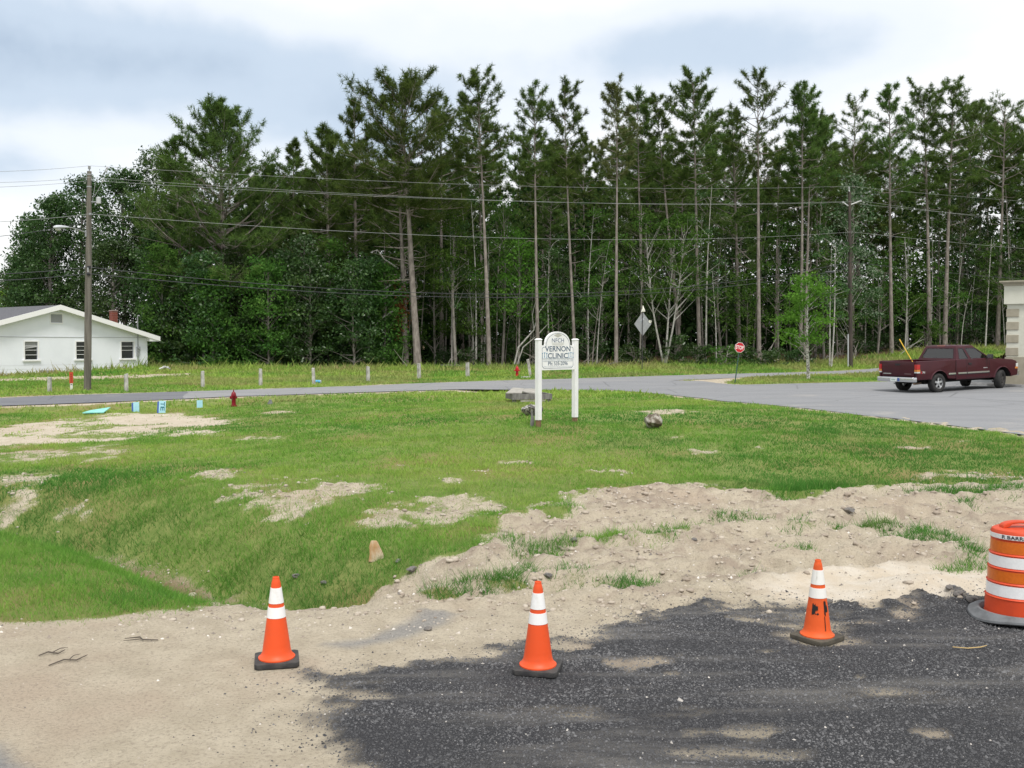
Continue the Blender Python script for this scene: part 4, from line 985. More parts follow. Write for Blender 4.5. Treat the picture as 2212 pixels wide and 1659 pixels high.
MB().box((0, 0, 7 * k - .1), (5 * k, .04, 15 * k + .2)).build('white_stake', mat('marker_white', (.75, .76, .74), .5), mo)
op = MB().box((0, 0, (15 + 12) * k), (7.5 * k, .05, 24.5 * k)).build('orange_panel', mat('marker_orange', (.52, .075, .03), .5), mo)
for i in range(5): MB().box((0, -.027, (18 + i * 4) * k), (3 * k, .004, 2.2 * k)).build('warning_print', mat('marker_print', (.32, .03, .02), .6), op)
MB().box((0, -.022, 12 * k), (3.4 * k, .004, 1.6 * k)).build('black_print', mat('drum_lettering', (.03, .03, .035), .6), mo)

bluep = mat('pale_blue_paint', (.33, .62, .74), .6, (.40, .68, .78), 8); bluedk = mat('blue_edge', (.06, .12, .42), .6)
def board(px, pt, pb, wpx, label, txt=None, dk=True, lean=0):
    p = gpf(px, pb); k = p.y / FPX; H = (pb - pt) * k; wd = wpx * k
    o = empty('marker_board', p, R(16), label, 'board', 'pale blue boards standing by the maroon hydrant'); o.rotation_euler.y = lean
    fo = MB().box((0, 0, H / 2 - .08), (wd, .05, H + .16)).build('face_board', bluep, o, bevel=.004)
    if dk: MB().box((-wd / 2 - .028, .04, H / 2 - .09), (.05, .10, H + .12)).build('side_board', bluedk, o)
    if txt:
        [put_text(q_, .01, H * zq, wd * .6, H * .34, mat('board_lettering', (.03, .16, .20), .6), fo, y=-.029, bold=.02, rot=R(90)) for q_, zq in ((txt[0], .74), (txt[1], .36))]
    return o
board(294.5, 869, 890, 12, 'plain pale blue board nearest the bare sand, dark blue edge'); board(350, 866, 892, 14, 'pale blue board with dark rotated lettering', 'TE', lean=.06); board(431.5, 865, 881, 12, 'plain pale blue board beside the maroon hydrant', dk=False)
p = gpf(207, 893); k = p.y / FPX; o = empty('board_lid', p, R(12), 'turquoise board lying flat on the sandy mound', 'board')
MB().hexa([(-24 * k, -.25, .02), (20 * k, -.35, .03), (26 * k, .35, .16), (-16 * k, .35, .06), (-24 * k, -.25, .05), (20 * k, -.35, .06), (26 * k, .35, .19), (-16 * k, .35, .09)]).build('panel', mat('turquoise_paint', (.20, .55, .48), .6, (.26, .6, .54), 6), o)
MB().box((0, .0, .02), (.06, .5, .06)).build('cleat', rawwood, o)
p = gpf(583, 873); k = p.y / FPX; o = tag(MB().prism([(-6 * k, -.05), (6.5 * k, -.05), (2 * k, 10 * k), (-1 * k, 9.5 * k)], SF, -.06, .09).build('marker_stone', mat('slate_grey', (.16, .17, .17), .9, (.24, .25, .25), 10, .3, 30), bevel=.01), 'small grey wedge-shaped stone on the lawn edge', 'stone'); o.location = p
p = gpf(688, 828); k = p.y / FPX; o = empty('blue_can', p, 0, 'small blue can lying by a concrete post', 'can')
q_ = MB().tube([(-6 * k, 0, .09), (5 * k, -.05, .09)], .09, 14).build('can_body', mat('can_blue', (.08, .36, .58), .4), o, smooth=40); MB().tube([(4.9 * k, -.05, .09), (5.6 * k, -.053, .09)], .094, 14).build('can_rim', mat('can_rim', (.5, .55, .6), .4), o)
p = gpf(1135, 816); k = p.y / FPX; o = tag(MB().hexa([(-10 * k, -.12, 0), (10 * k, -.1, .0), (11 * k, .3, .02), (-8 * k, .25, .02), (-10 * k, -.12, .05), (10 * k, -.1, .06), (11 * k, .3, .09), (-8 * k, .25, .07)]).build('concrete_slab', mat('pale_slab', (.46, .45, .42), .9, (.36, .35, .32), 6), bevel=.01), 'thin pale slab lying in front of the bright red hydrant', 'slab'); o.location = p
p = gpf(356, 799); k = p.y / FPX; o = empty('scrap_pile', p, 0, 'pale scrap lying on the grass beside the white house', 'scrap')
for i, (a, c) in enumerate((((-12, 0, 0), (6, .2, 4)), ((-6, .3, 3), (14, -.2, 0)), ((-10, .5, 1), (2, .1, 5)))):
    MB().tube([(a[0] * k, a[1], a[2] * k + .05), ((a[0] + c[0]) / 2 * k, .1, (a[2] + c[2]) / 2 * k + .12), (c[0] * k, c[1], c[2] * k + .05)], .07, 6).build('scrap_piece', mat('scrap_white', (.62, .62, .60), .7, (.2, .2, .2), 3), o)

# rocks
def rock(p, sx, sy, sz, m_, seed, label, name='boulder', rz=0, peak=None):
    bm = bmesh.new(); bmesh.ops.create_icosphere(bm, subdivisions=4, radius=1)
    rr_ = np.random.default_rng(seed); offs = rr_.uniform(-50, 50, 6); dirs = rr_.normal(0, 1, (9, 3)); dirs /= np.linalg.norm(dirs, axis=1)[:, None]; cut = rr_.uniform(.55, .92, 9)
    for v in bm.verts:
        c = np.array(v.co)
        for d, q in zip(dirs, cut):
            s_ = c @ d
            if s_ > q: c = c - d * (s_ - q) * .85
        n_ = float(fbm(np.array([c[0] * 2.2 + offs[0] + c[2]]), np.array([c[1] * 2.2 + offs[1] - c[2] * 1.3]), seed, 4)[0]) - .5
        c = c * (1 + n_ * .55)
        if peak: c[0] += peak * max(0, c[2]) ** 1.5; c[:2] *= 1 - .45 * max(0, c[2])
        v.co = (c[0] * sx, c[1] * sy, c[2] * sz)
    zmin = min(v.co.z for v in bm.verts)
    for v in bm.verts: v.co.z -= zmin * .80
    me = bpy.data.meshes.new(name); bm.to_mesh(me); bm.free(); me.shade_smooth(); me.set_sharp_from_angle(angle=R(32))
    o = tag(obj(name, me, m_), label, 'rock'); o.location = p; o.rotation_euler.z = rz; return o
rkm = mat('limestone', (.40, .375, .33), .95, (.10, .08, .055), 6, .9, 12, lo=.36, hi=.58)
rkm2 = mat('lichen_rock', (.50, .49, .46), .95, (.09, .085, .08), 7, .8, 14, lo=.40, hi=.58)
p = gpf(1412, 926); k = p.y / FPX; rock(p, 24 * k, .24, 19 * k, rkm, 3, 'tan and grey limestone boulder alone on the lawn right of the sign', peak=-.12)
p = gpf(1151, 897); k = p.y / FPX; rock(p, 24 * k, .26, 12.5 * k, rkm2, 8, 'dark mottled rock behind the left post of the clinic sign')
p = gpf(2188, 829); k = p.y / FPX; rock(p, 20 * k, .35, 13 * k, mat('pinkish_rock', (.50, .44, .38), .95, (.20, .15, .13), 6, .8, 12), 12, 'pinkish pale rock lying at the foot of the stucco building')
p = gpf(2213, 826); rock(p, 17 * k, .35, 12 * k, mat('pinkish_rock', (0, 0, 0)), 14, 'second pale rock beside the stucco wall base')
stm = mat('broken_orange_stone', (.42, .25, .115), .9, (.54, .44, .32), 8, .6, 20, stretch=(1, 1, .5))
p = gpf(812, 1208); k = p.y / FPX
o = MB(); rr_ = random.Random(2)
rings = [[(-16, -9), (20, -8), (21, 9), (-14, 10)], [(-14, -8), (15, -8), (16, 7), (-12, 8)], [(-14, -7), (8, -7), (9, 6), (-12, 7)], [(-11, -5), (2, -5), (3, 4), (-9, 5)]]
zs_ = [-6, 12, 30, 41]
vs = [(a * k * rr_.uniform(.92, 1.08), c * k, (z + rr_.uniform(-2, 2)) * k) for r_, z in zip(rings, zs_) for a, c in r_]; fs = [(3, 2, 1, 0), (12, 13, 14, 15)]
for i in range(3):
    for j in range(4): fs.append((i * 4 + j, i * 4 + (j + 1) % 4, (i + 1) * 4 + (j + 1) % 4, (i + 1) * 4 + j))
o = tag(o.add(vs, fs).build('broken_stone', stm, bevel=.012), 'orange-tan broken stone standing upright on the sandy ditch bank', 'rock'); o.location = p; o.rotation_euler.z = R(12)
# stake, timber frame with boards
grw = mat('grey_wood', (.22, .215, .205), .9, (.13, .125, .12), 14, .3, 40, stretch=(1, 1, .2)); plk = mat('pale_board', (.37, .355, .32), .9, (.28, .27, .24), 5)
p = gpf(1149, 922); k = p.y / FPX; o = tag(MB().prism([(-3, -6), (1.5, -6), (4, 12), (-3, 33), (-6, 36)], lambda a, b_, t: (a * k, t, b_ * k), -.02, .02).build('wooden_stake', grw, bevel=.004), 'leaning grey board stuck in the lawn by the sign', 'stake'); o.location = p; o.rotation_euler = (R(-12), 0, R(-35))
p = gpf(1140, 868); k = p.y / FPX; o = empty('timber_frame', p, R(14), 'low grey timber box with loose boards on top behind the sign', 'timber box')
Wf, Df, Hf = 94 * k / 1.06, 1.05, 12 * k
a0 = -34 * k
for cxy, dm_ in ((((a0 + Wf / 2), 0), (Wf, .06)), ((a0 + Wf / 2, Df), (Wf, .06)), ((a0 + .03, Df / 2), (.06, Df - .06)), ((a0 + Wf - .03, Df / 2), (.06, Df - .06))):
    MB().box((cxy[0], cxy[1], .08 + Hf / 2), (dm_[0], dm_[1], Hf)).build('side_plank', grw, o, bevel=.006)
for sx in (.08, Wf - .1): MB().box((a0 + sx, .08, .05), (.12, .12, .18)).build('corner_block', grw, o)
MB().hexa([(a0 - 12 * k, .15, .10 + Hf), (a0 + 22 * k, .10, .09 + Hf), (a0 + 40 * k, .9, .22 + Hf), (a0 + 16 * k, 1.0, .24 + Hf), (a0 - 12 * k, .15, .13 + Hf), (a0 + 22 * k, .10, .12 + Hf), (a0 + 40 * k, .9, .25 + Hf), (a0 + 16 * k, 1.0, .27 + Hf)]).build('loose_board', plk, o)
cb_ = [(a0 + 50 * k + 22 * k * math.cos(t) * 1.0, .5 + .45 * math.sin(t)) for t in np.linspace(0, 2 * math.pi, 18, endpoint=False)]
MB().prism(cb_, lambda a, b_, t: (a, b_, t + .12 * b_), .08 + Hf, .12 + Hf).build('round_lid', plk, o)
MB().box((a0 + Wf / 2, -.06, .03), (Wf * .62, .10, .05)).build('ground_board', plk, o)
# a stick on the millings, a wheel stop
p = gpf(2095, 1404); o = tag(MB().tube([(-.14, .02, .02), (-.02, 0, .015), (.1, .01, .022), (.16, .03, .03)], [.004, .005, .005, .003], 6).build('dry_stick', mat('straw', (.50, .36, .16), .8)), 'thin dry stick lying on the dark millings by the drum', 'stick'); o.location = p
rr_ = random.Random(8)
for i, (a, c, s_) in enumerate(((150, 1432, .16), (310, 1383, .15), (112, 1416, .10))):
    p = gpf(a, c); o = tag(MB().tube([(-s_, 0, .012), (-.03, .05, .02), (.05, -.02, .018), (s_, .06, .02)], [.005, .007, .007, .003], 6).tube([(.0, .02, .018), (.06, .10, .025), (.12, .12, .02)], [.005, .004, .002], 5).build('twig', mat('dark_twig', (.10, .085, .07), .9)), 'small dark forked twig lying on the pale sand', 'twig', 'twigs on the sandy shoulder'); o.location = p; o.rotation_euler.z = rr_.uniform(0, 3)
chunk_m = mat('asphalt_chunk', (.13, .125, .12), .9, (.20, .18, .16), 12, .5, 40)
for i, (a, c, s_) in enumerate(((1183, 1248, .06), (925, 1362, .04), (890, 1235, .07), (1787, 1302, .06), (2050, 1275, .05), (1835, 1108, .09), (860, 1215, .05), (1240, 1170, .06), (1500, 1168, .05), (640, 1248, .06), (700, 1262, .05), (2070, 1288, .06), (2100, 1300, .07))):
    p = gpf(a, c); o = rock(p, s_ * 1.1, s_ * .8, s_ * .5, chunk_m, 40 + i, 'grey-brown broken asphalt lump lying on the sandy ground', 'asphalt_chunk', rr_.uniform(0, 3)); o['category'] = 'asphalt chunk'; o['group'] = 'asphalt chunks on the sand'

# ================================================================== pickup truck
maroon = mat('maroon_paint', (.050, .0045, .0105), .30, (.043, .004, .009), 2, spec=.3, coat=.15)
chrome = mat('chrome', (.62, .63, .65), .18, metallic=1); blackp = mat('black_plastic', (.018, .018, .02), .6); under = mat('underbody', (.010, .010, .010), .9)
tyre_m = mat('tyre_rubber', (.022, .022, .023), .85, (.035, .034, .032), 9, .2, 40); alloy = mat('alloy_rim', (.55, .56, .57), .3, metallic=.8); dkrim = mat('dark_rim', (.05, .048, .046), .6)  # front rims get a darker, duller colour than the rear ones
def glass_mat():
    m, t, o = newmat('tinted_glass'); g = t.nodes.new('ShaderNodeBsdfGlossy'); g.inputs['Roughness'].default_value = .03
    tr = t.nodes.new('ShaderNodeBsdfTransparent'); tr.inputs[0].default_value = (.42, .50, .47, 1)
    fr = t.nodes.new('ShaderNodeFresnel'); fr.inputs[0].default_value = 1.5; mx = t.nodes.new('ShaderNodeMixShader')
    t.links.new(M('ADD', M('MULTIPLY', fr.outputs[0], 1.0, t), .06, t), mx.inputs[0]); t.links.new(tr.outputs[0], mx.inputs[1]); t.links.new(g.outputs[0], mx.inputs[2]); t.links.new(mx.outputs[0], o.inputs[0]); return m
glass = glass_mat()
rw = at(2023, 850, 39.2); fw = at(2161, 839, 40.75); rwz = lot_z(rw.x, rw.y) + .020; fwz = lot_z(fw.x, fw.y) + .020
hv = Vector((fw.x - rw.x, fw.y - rw.y)); thead = math.atan2(hv.y, hv.x)
tpitch = math.atan2(fwz - rwz, 3.64)
# local frame: x forward from rear axle, y left, z up, wheels at y = +-.80
tr_ = empty('pickup_truck', (0, 0, 0), 0, 'dark maroon extended-cab pickup truck parked facing the stucco building', 'pickup truck')
off = Matrix.Rotation(thead, 4, 'Z') @ Matrix.Rotation(-tpitch, 4, 'Y')
tloc = Vector((rw.x, rw.y, rwz)) - off @ Vector((0, -.84, 0)); tr_.matrix_world = Matrix.Translation(tloc) @ off
Wd = .99; WB = 3.64; RX = -1.22; FX = WB + .93; CB = .93     # tail, nose, cab back
def arch(cx_, r_, z0, n=10, zc_=.40):
    a0 = math.asin((z0 - zc_) / r_); return [(cx_ + r_ * math.cos(a), zc_ + r_ * math.sin(a)) for a in np.linspace(math.pi - a0, a0, n)]
XY = lambda a, b_, t: (a, t, b_)
# bed sides with wheel arches
zb_ = .55
for sg in (-1, 1):
    side = [(RX, .62)] + [(RX + .02, zb_), (-.47, zb_)] + arch(0, .49, zb_)[0:] + [(.47, zb_), (CB - .01, zb_ - .03), (CB - .01, 1.285), (RX + .03, 1.30), (RX, 1.26)]
    b_ = MB().prism(side, XY, sg * Wd, sg * (Wd - .10)); bo2 = b_.build('bed_side', maroon, tr_, bevel=.022, seg=3, smooth=50)
    fl = MB(); ao = arch(0, .53, zb_, 12); ai = arch(0, .485, zb_, 12)     # arch lip
    fl.add([(x_, sg * (Wd + .001), z_) for x_, z_ in ai] + [(x_, sg * (Wd + .028), z_) for x_, z_ in ai] + [(x_, sg * (Wd - .004), z_) for x_, z_ in ao], [(i, i + 1, 13 + i, 12 + i) for i in range(11)] + [(12 + i, 13 + i, 25 + i, 24 + i) for i in range(11)])
    fl.build('wheel_arch', maroon, bo2, smooth=60)
MB().box(((RX + CB) / 2, 0, .72), (CB - RX - .06, 2 * Wd - .24, .06)).build('bed_floor', under, tr_)
MB().box((CB - .07, 0, 1.0), (.06, 2 * Wd - .2, .54)).build('bed_front', maroon, tr_)
tg = MB().box((RX + .035, 0, .98), (.07, 2 * Wd - .30, .60)).build('tailgate', maroon, tr_, bevel=.018, seg=3, smooth=50)
MB().box((RX - .006, 0, 1.16), (.014, .26, .07)).build('handle', blackp, tg)
MB().box((RX - .004, .55, .79), (.008, .42, .035)).build('badge_strip', chrome, tg); MB().box((RX - .004, -.52, .79), (.008, .34, .03)).build('badge_strip', mat('dull_badge', (.16, .10, .10), .4), tg)
# cab and nose, one body with the front arch
nose = [(CB + .005, .47), (WB - .53, .47)] + arch(WB, .50, .47, 10) + [(WB + .53, .475), (FX - .03, .52), (FX, .70), (FX - .02, 1.00), (FX - .10, 1.12), (FX - .35, 1.19), (2.75, 1.29), (CB + .005, 1.29)]
body = MB().prism(nose, XY, -Wd, Wd).build('body', maroon, tr_, bevel=.03, seg=3, smooth=50)
for sg in (-1, 1):
    fl = MB(); ao = arch(WB, .545, .47, 12); ai = arch(WB, .495, .47, 12)
    fl.add([(x_, sg * (Wd + .001), z_) for x_, z_ in ai] + [(x_, sg * (Wd + .03), z_) for x_, z_ in ai] + [(x_, sg * (Wd - .004), z_) for x_, z_ in ao], [(i, i + 1, 13 + i, 12 + i) for i in range(11)] + [(12 + i, 13 + i, 25 + i, 24 + i) for i in range(11)])
    fl.build('wheel_arch', maroon, body, smooth=60)
for cx_, rr2, zz4 in ((0, .474, zb_), (WB, .484, .47)):
    for sg in (-1, 1):
        aa = arch(cx_, rr2, zz4, 14); MB().add([(x_, sg * .60, z_) for x_, z_ in aa] + [(x_, sg * (Wd - .012), z_) for x_, z_ in aa], [(i, i + 1, 15 + i, 14 + i) for i in range(13)]).build('arch_liner', under, tr_, fix=False)
for cx_ in (0, WB): MB().box((cx_, 0, .62), (.95, 1.30, .55)).build('wheel_well', under, tr_)
MB().box((1.8, 0, .45), (4.6, 1.1, .16)).build('chassis', under, tr_)
# greenhouse
bel = [(CB + .03, 1.285), (2.98, 1.285)]; 
def side_pt(u, v, sg):   # u along the cab, v up
    x0 = CB + .03 + (.22) * v; x1 = 2.98 - .80 * v
    yy = Wd - .03 - .19 * v; zz2 = 1.285 + .50 * v
    return Vector((x0 + (x1 - x0) * u, sg * yy, zz2))
def back_pt(u, v): 
    a = side_pt(0, v, -1); c = side_pt(0, v, 1); return a + (c - a) * u
def front_pt(u, v):
    a = side_pt(1, v, -1); c = side_pt(1, v, 1); return a + (c - a) * u
cen = Vector((1.9, 0, 1.5))
def framed(name, fn, wins, v0, v1, th=.04):
    us = [0] + [q for w_ in wins for q in w_] + [1]; m_ = MB()
    def strip(u0, u1, va, vb):
        o_ = [fn(u0, va), fn(u1, va), fn(u1, vb), fn(u0, vb)]; nn_ = (o_[1] - o_[0]).cross(o_[3] - o_[0]).normalized()
        if nn_.dot(o_[0] - cen) > 0: nn_ = -nn_
        m_.hexa(o_ + [q + nn_ * th for q in o_])
    strip(0, 1, 0, v0); strip(0, 1, v1, 1)
    for i in range(0, len(us), 2): strip(us[i], us[i + 1], v0, v1)
    fo = m_.build(name, maroon, tr_)
    for a, c in wins:
        o_ = [fn(a, v0), fn(c, v0), fn(c, v1), fn(a, v1)]; nn_ = (o_[1] - o_[0]).cross(o_[3] - o_[0]).normalized()
        if nn_.dot(o_[0] - cen) > 0: nn_ = -nn_
        MB().hexa([q + nn_ * .010 for q in o_] + [q + nn_ * .016 for q in o_]).build('window_glass', glass, fo)
        g_ = MB()    # dark seal round the pane
        mid = sum(o_, Vector()) / 4
        for i in range(4):
            p0, p1 = o_[i], o_[(i + 1) % 4]; q0 = p0 + (mid - p0).normalized() * .03; q1 = p1 + (mid - p1).normalized() * .03
            g_.hexa([r_ - nn_ * .002 for r_ in (p0, p1, q1, q0)] + [r_ + nn_ * .008 for r_ in (p0, p1, q1, q0)])
        g_.build('window_seal', blackp, fo)
for sg in (-1, 1): framed('side_frame', lambda u, v, sg=sg: side_pt(u, v, sg), [(.09, .355), (.43, .955)], .03, .90)
framed('back_frame', back_pt, [(.07, .93)], .10, .90); framed('windscreen_frame', front_pt, [(.06, .94)], .04, .92)
rfv = []
for v_, zz3, ins in ((0, 1.785, .0), (1, 1.835, .03), (2, 1.862, .12), (3, 1.872, .35)):
    a = side_pt(0, 1, 1); c = side_pt(1, 1, 1); yy = a.y - ins; n = 5
    rfv.append([(a.x + ins * .9, -yy, zz3), (c.x - ins * .9, -yy, zz3), (c.x - ins * .9, yy, zz3), (a.x + ins * .9, yy, zz3)])
vs = [v for r_ in rfv for v in r_]; fs = [(0, 1, 2, 3), tuple(range(12, 16))]
for i in range(3):
    for k in range(4): fs.append((i * 4 + k, i * 4 + (k + 1) % 4, (i + 1) * 4 + (k + 1) % 4, (i + 1) * 4 + k))
rf_ = MB().add(vs, fs).build('roof', maroon, tr_, smooth=60)
MB().box((side_pt(0, 1, 1).x + .045, 0, 1.842), (.05, .36, .035)).build('brake_light', mat('brake_light', (.45, .20, .16), .3), rf_)
seat = mat('seat_cloth', (.30, .32, .31), .9)
for yy in (-.42, .42):
    st_ = MB().hexa([(1.75, yy - .25, .8), (1.95, yy - .25, .8), (1.95, yy + .25, .8), (1.75, yy + .25, .8), (1.58, yy - .24, 1.46), (1.70, yy - .24, 1.46), (1.70, yy + .24, 1.46), (1.58, yy + .24, 1.46)]).build('seat', seat, tr_, bevel=.05, seg=3, smooth=60)
    MB().box((1.62, yy, 1.56), (.10, .26, .17)).build('headrest', seat, st_, bevel=.04, seg=3, smooth=60)
MB().box((1.10, 0, 1.29), (.12, 1.5, .10)).build('rear_bench', seat, tr_, bevel=.03)
MB().box((2.75, 0, 1.305), (.5, 1.6, .05)).build('dashboard', blackp, tr_)
# seams, mouldings, handles, lamps
for sg in (-1, 1):
    ys = sg * (Wd + .002)
    for x_, z0, z1 in ((CB, .5, 1.28), (1.55, .52, 1.28), (2.86, .52, 1.20)): MB().box((x_, ys, (z0 + z1) / 2), (.014, .008, z1 - z0)).build('door_seam', blackp, body)
    MB().box((2.2, ys, .53), (1.3, .008, .012)).build('door_seam', blackp, body)
    for x0, x1 in ((.50, .90), (1.04, 1.53), (1.57, 2.84)):
        mo2 = MB().box(((x0 + x1) / 2, sg * (Wd + .010), .735), (x1 - x0, .024, .062)).build('side_moulding', chrome, body, bevel=.006)
        MB().box(((x0 + x1) / 2, sg * (Wd + .008), .695), (x1 - x0, .02, .022)).build('moulding_edge', blackp, mo2)
    MB().box((1.72, sg * (Wd + .012), 1.10), (.18, .03, .075)).build('door_handle', blackp, body, bevel=.01)
    mr = MB().box((2.70, sg * (Wd + .17), 1.36), (.12, .22, .19)).build('wing_mirror', blackp, body, bevel=.03, seg=3, smooth=50); MB().tube([(2.72, sg * (Wd - .04), 1.30), (2.71, sg * (Wd + .10), 1.33)], .03, 8).build('mirror_arm', blackp, mr)
    MB().box((2.636, sg * (Wd + .17), 1.36), (.006, .19, .16)).build('mirror_glass', chrome, mr)
    tl = empty('x', (0, 0, 0)); bpy.data.objects.remove(tl)
    tlb = MB().box((RX + .075, sg * (Wd - .065), 1.07), (.175, .135, .20)).build('tail_light', mat('lamp_red', (.42, .018, .022), .2, coat=.5), tr_, bevel=.012)
    MB().box((RX + .075, sg * (Wd - .065), .925), (.176, .136, .08)).build('amber_lens', mat('lamp_amber', (.55, .20, .04), .2, coat=.5), tlb); MB().box((RX + .075, sg * (Wd - .065), .855), (.174, .134, .055)).build('clear_lens', mat('lamp_clear', (.55, .58, .55), .2, coat=.5), tlb)
    MB().box((FX - .06, sg * (Wd - .18), .93), (.14, .38, .17)).build('headlight', mat('lamp_clear', (0, 0, 0)), tr_, bevel=.02)
    MB().box((FX - .10, sg * (Wd - .02), .83), (.16, .06, .08)).build('side_marker', mat('lamp_amber', (0, 0, 0)), tr_)
rbm = MB().hexa([(RX - .17, -.93, .47), (RX - .01, -.99, .47), (RX - .01, .99, .47), (RX - .17, .93, .47), (RX - .17, -.93, .66), (RX - .01, -.99, .66), (RX - .01, .99, .66), (RX - .17, .93, .66)]).build('rear_bumper', chrome, tr_, bevel=.02, seg=3, smooth=50)
MB().box((RX - .08, 0, .665), (.14, 1.5, .012)).build('bumper_step', blackp, rbm)
lp = MB().box((RX - .176, .06, .565), (.012, .31, .16)).build('license_plate', mat('plate_white', (.72, .76, .74), .4), rbm); MB().box((RX - .183, .06, .56), (.004, .22, .05)).build('plate_print', mat('plate_green', (.12, .30, .22), .5, (.6, .65, .6), 30), lp)
MB().box((RX - .176, -.19, .565), (.012, .10, .13)).build('blue_sticker', mat('sticker_blue', (.06, .12, .34), .4), rbm)
MB().box((FX + .02, 0, .60), (.18, 2 * Wd - .02, .20)).build('front_bumper', chrome, tr_, bevel=.03, seg=3, smooth=50)
MB().box((FX - .01, 0, .93), (.04, 1.2, .26)).build('grille', blackp, tr_)
MB().tube([(-.2, -.45, .40), (-.75, -.55, .38), (-1.0, -.62, .38)], .04, 10).build('exhaust', mat('exhaust_steel', (.30, .22, .16), .5, metallic=.6), tr_, smooth=50)
MB().tube([(RX - .02, 0, .40), (RX - .22, 0, .40), (RX - .22, 0, .45)], .022, 8).build('tow_hitch', chrome, tr_)
def trtext(txt, x0, z, h, wd, m_):
    me = text_mesh(txt, 1, .02); co = np.array([v.co[:] for v in me.vertices]); mid = (co.max(0) + co.min(0)) / 2
    me.transform(Matrix.Translation((x0, -Wd - .0035, z)) @ Matrix.Rotation(R(90), 4, 'X') @ Matrix.Diagonal((wd / np.ptp(co[:, 0]), h / np.ptp(co[:, 1]), 1, 1)) @ Matrix.Translation(-Vector(mid))); obj('badge_lettering', me, m_, body)
trtext('Z', -1.00, .845, .075, .10, mat('badge_red', (.55, .02, .02), .4)); trtext('71', -.87, .845, .075, .13, mat('badge_white', (.75, .75, .72), .4)); MB().box((2.62, -Wd - .004, .90), (.24, .008, .035)).build('door_badge', mat('badge_grey', (.34, .33, .33), .4), body)
def wheel(x_, sg, rim_m, steer=0):
    o = bpy.data.objects.new('wheel', None); COL.objects.link(o); o.parent = tr_; o.location = (x_, sg * .845, .385); o.rotation_euler = (0, 0, steer)
    MB().lathe([(.215, -.115), (.235, -.13), (.30, -.138), (.355, -.13), (.378, -.105), (.386, -.06), (.388, 0), (.386, .06), (.378, .105), (.355, .13), (.30, .138), (.235, .13), (.215, .115)], 40, axis='y').build('tyre', tyre_m, o, smooth=40)
    s_ = sg
    rm = MB().lathe([(.226, s_ * .125), (.222, s_ * .11), (.205, s_ * .10), (.20, s_ * .02), (.0, s_ * .02)], 36, axis='y').build('rim', rim_m, o, smooth=35)
    sp_ = MB()
    for i in range(5):
        a = R(72 * i + 18); d = Vector((math.cos(a), 0, math.sin(a))); n_ = Vector((-d.z, 0, d.x))
        pts_ = [d * .045 - n_ * .045, d * .215 - n_ * .040, d * .215 + n_ * .040, d * .045 + n_ * .045]
        sp_.hexa([p_ + Vector((0, s_ * .055, 0)) for p_ in pts_] + [p_ + Vector((0, s_ * .095, 0)) for p_ in pts_])
    sp_.build('spokes', rim_m, rm, bevel=.006); MB().lathe([(.075, s_ * .05), (.075, s_ * .105), (.05, s_ * .115), (.0, s_ * .115)], 20, axis='y').build('hub', rim_m, rm, smooth=35)
    MB().lathe([(.19, s_ * .03), (.0, s_ * .031)], 24, axis='y').build('brake_disc', under, rm)
wheel(0, -1, alloy); wheel(0, 1, alloy); wheel(WB, -1, dkrim, R(20)); wheel(WB, 1, dkrim, R(20))
# yellow pole standing in the bed, wheel stop on the asphalt
yp0 = at(1969, 778, 41.0); yp1 = at(1943, 733, 41.6); ypd = (yp0 - yp1).normalized()
bedz = tloc.z + .77; tpar = (yp0.z - bedz) / max(1e-3, -ypd.z); yfoot = yp0 + ypd * tpar
yo = empty('yellow_pole', yfoot, 0, 'yellow pole sticking up out of the pickup bed', 'pole')
MB().tube([Vector((0, 0, 0)), (yp1 - yfoot) * .9], .020, 8).build('shaft', mat('yellow_paint', (.66, .42, .03), .5), yo); MB().tube([(yp1 - yfoot) * .9, (yp1 - yfoot)], .026, 8).build('grip', mat('yellow_grip', (.58, .36, .03), .6), yo)
for i, (a, c) in enumerate(((2172, 833), (2128, 831))):
    q = at(a, c, 41.8 if i == 0 else 43.2); z = lot_z(q.x, q.y) + .020
    o = tag(MB().prism([(-.10, 0), (.10, 0), (.06, .11), (-.06, .11)], lambda a_, b_, t: (a_, t, b_), -.85, .85).build('wheel_stop', mat('stop_concrete', (.22, .22, .22), .9, (.30, .30, .30), 5, .3, 40), bevel=.01), ('concrete wheel stop under the near front tyre of the pickup', 'concrete wheel stop beneath the far front tyre of the pickup')[i], 'wheel stop'); o.location = (q.x, q.y, z); o.rotation_euler.z = thead

# ================================================================== utility poles, street light, wires
pole_m = mat('pole_wood', (.175, .16, .135), .9, (.10, .092, .078), 7, .5, 40, stretch=(1, 1, .08)); insul = mat('insulator_grey', (.45, .46, .48), .35)
wire_m = mat('wire_aluminium', (.30, .31, .31), .6); cable_m = mat('cable_black', (.055, .058, .065), .6); steel = mat('bracket_steel', (.34, .35, .36), .5, metallic=.6)
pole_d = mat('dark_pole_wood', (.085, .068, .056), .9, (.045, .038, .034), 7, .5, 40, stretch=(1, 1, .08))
def pole(px, pb, ptop, dd, wb, wt, label, lean=0, pm=pole_m):
    p = at(px, pb, dd); p.z = gz(p.x, p.y); top = at(px + lean, ptop, dd)
    o = empty('utility_pole', p, 0, label, 'utility pole', 'wooden utility poles'); v = top - p
    MB().tube([v * (-.03), v * .33, v * .66, v], [wb / 2, wb / 2 * .93 + wt * .04, (wb + wt) / 4, wt / 2], 16).build('shaft', pm, o, smooth=50)
    return o, p, v
def insulator(o, a, c, r_=.045, n=4, m_=insul):
    a = Vector(a); c = Vector(c); pts_ = []; rad = []
    for i in range(n * 2 + 1): pts_.append(a + (c - a) * i / (n * 2)); rad.append(r_ if i % 2 else r_ * .55)
    return MB().tube(pts_, rad, 10).build('insulator', m_, o, smooth=30)
D1, D2 = 46.2, 81.0
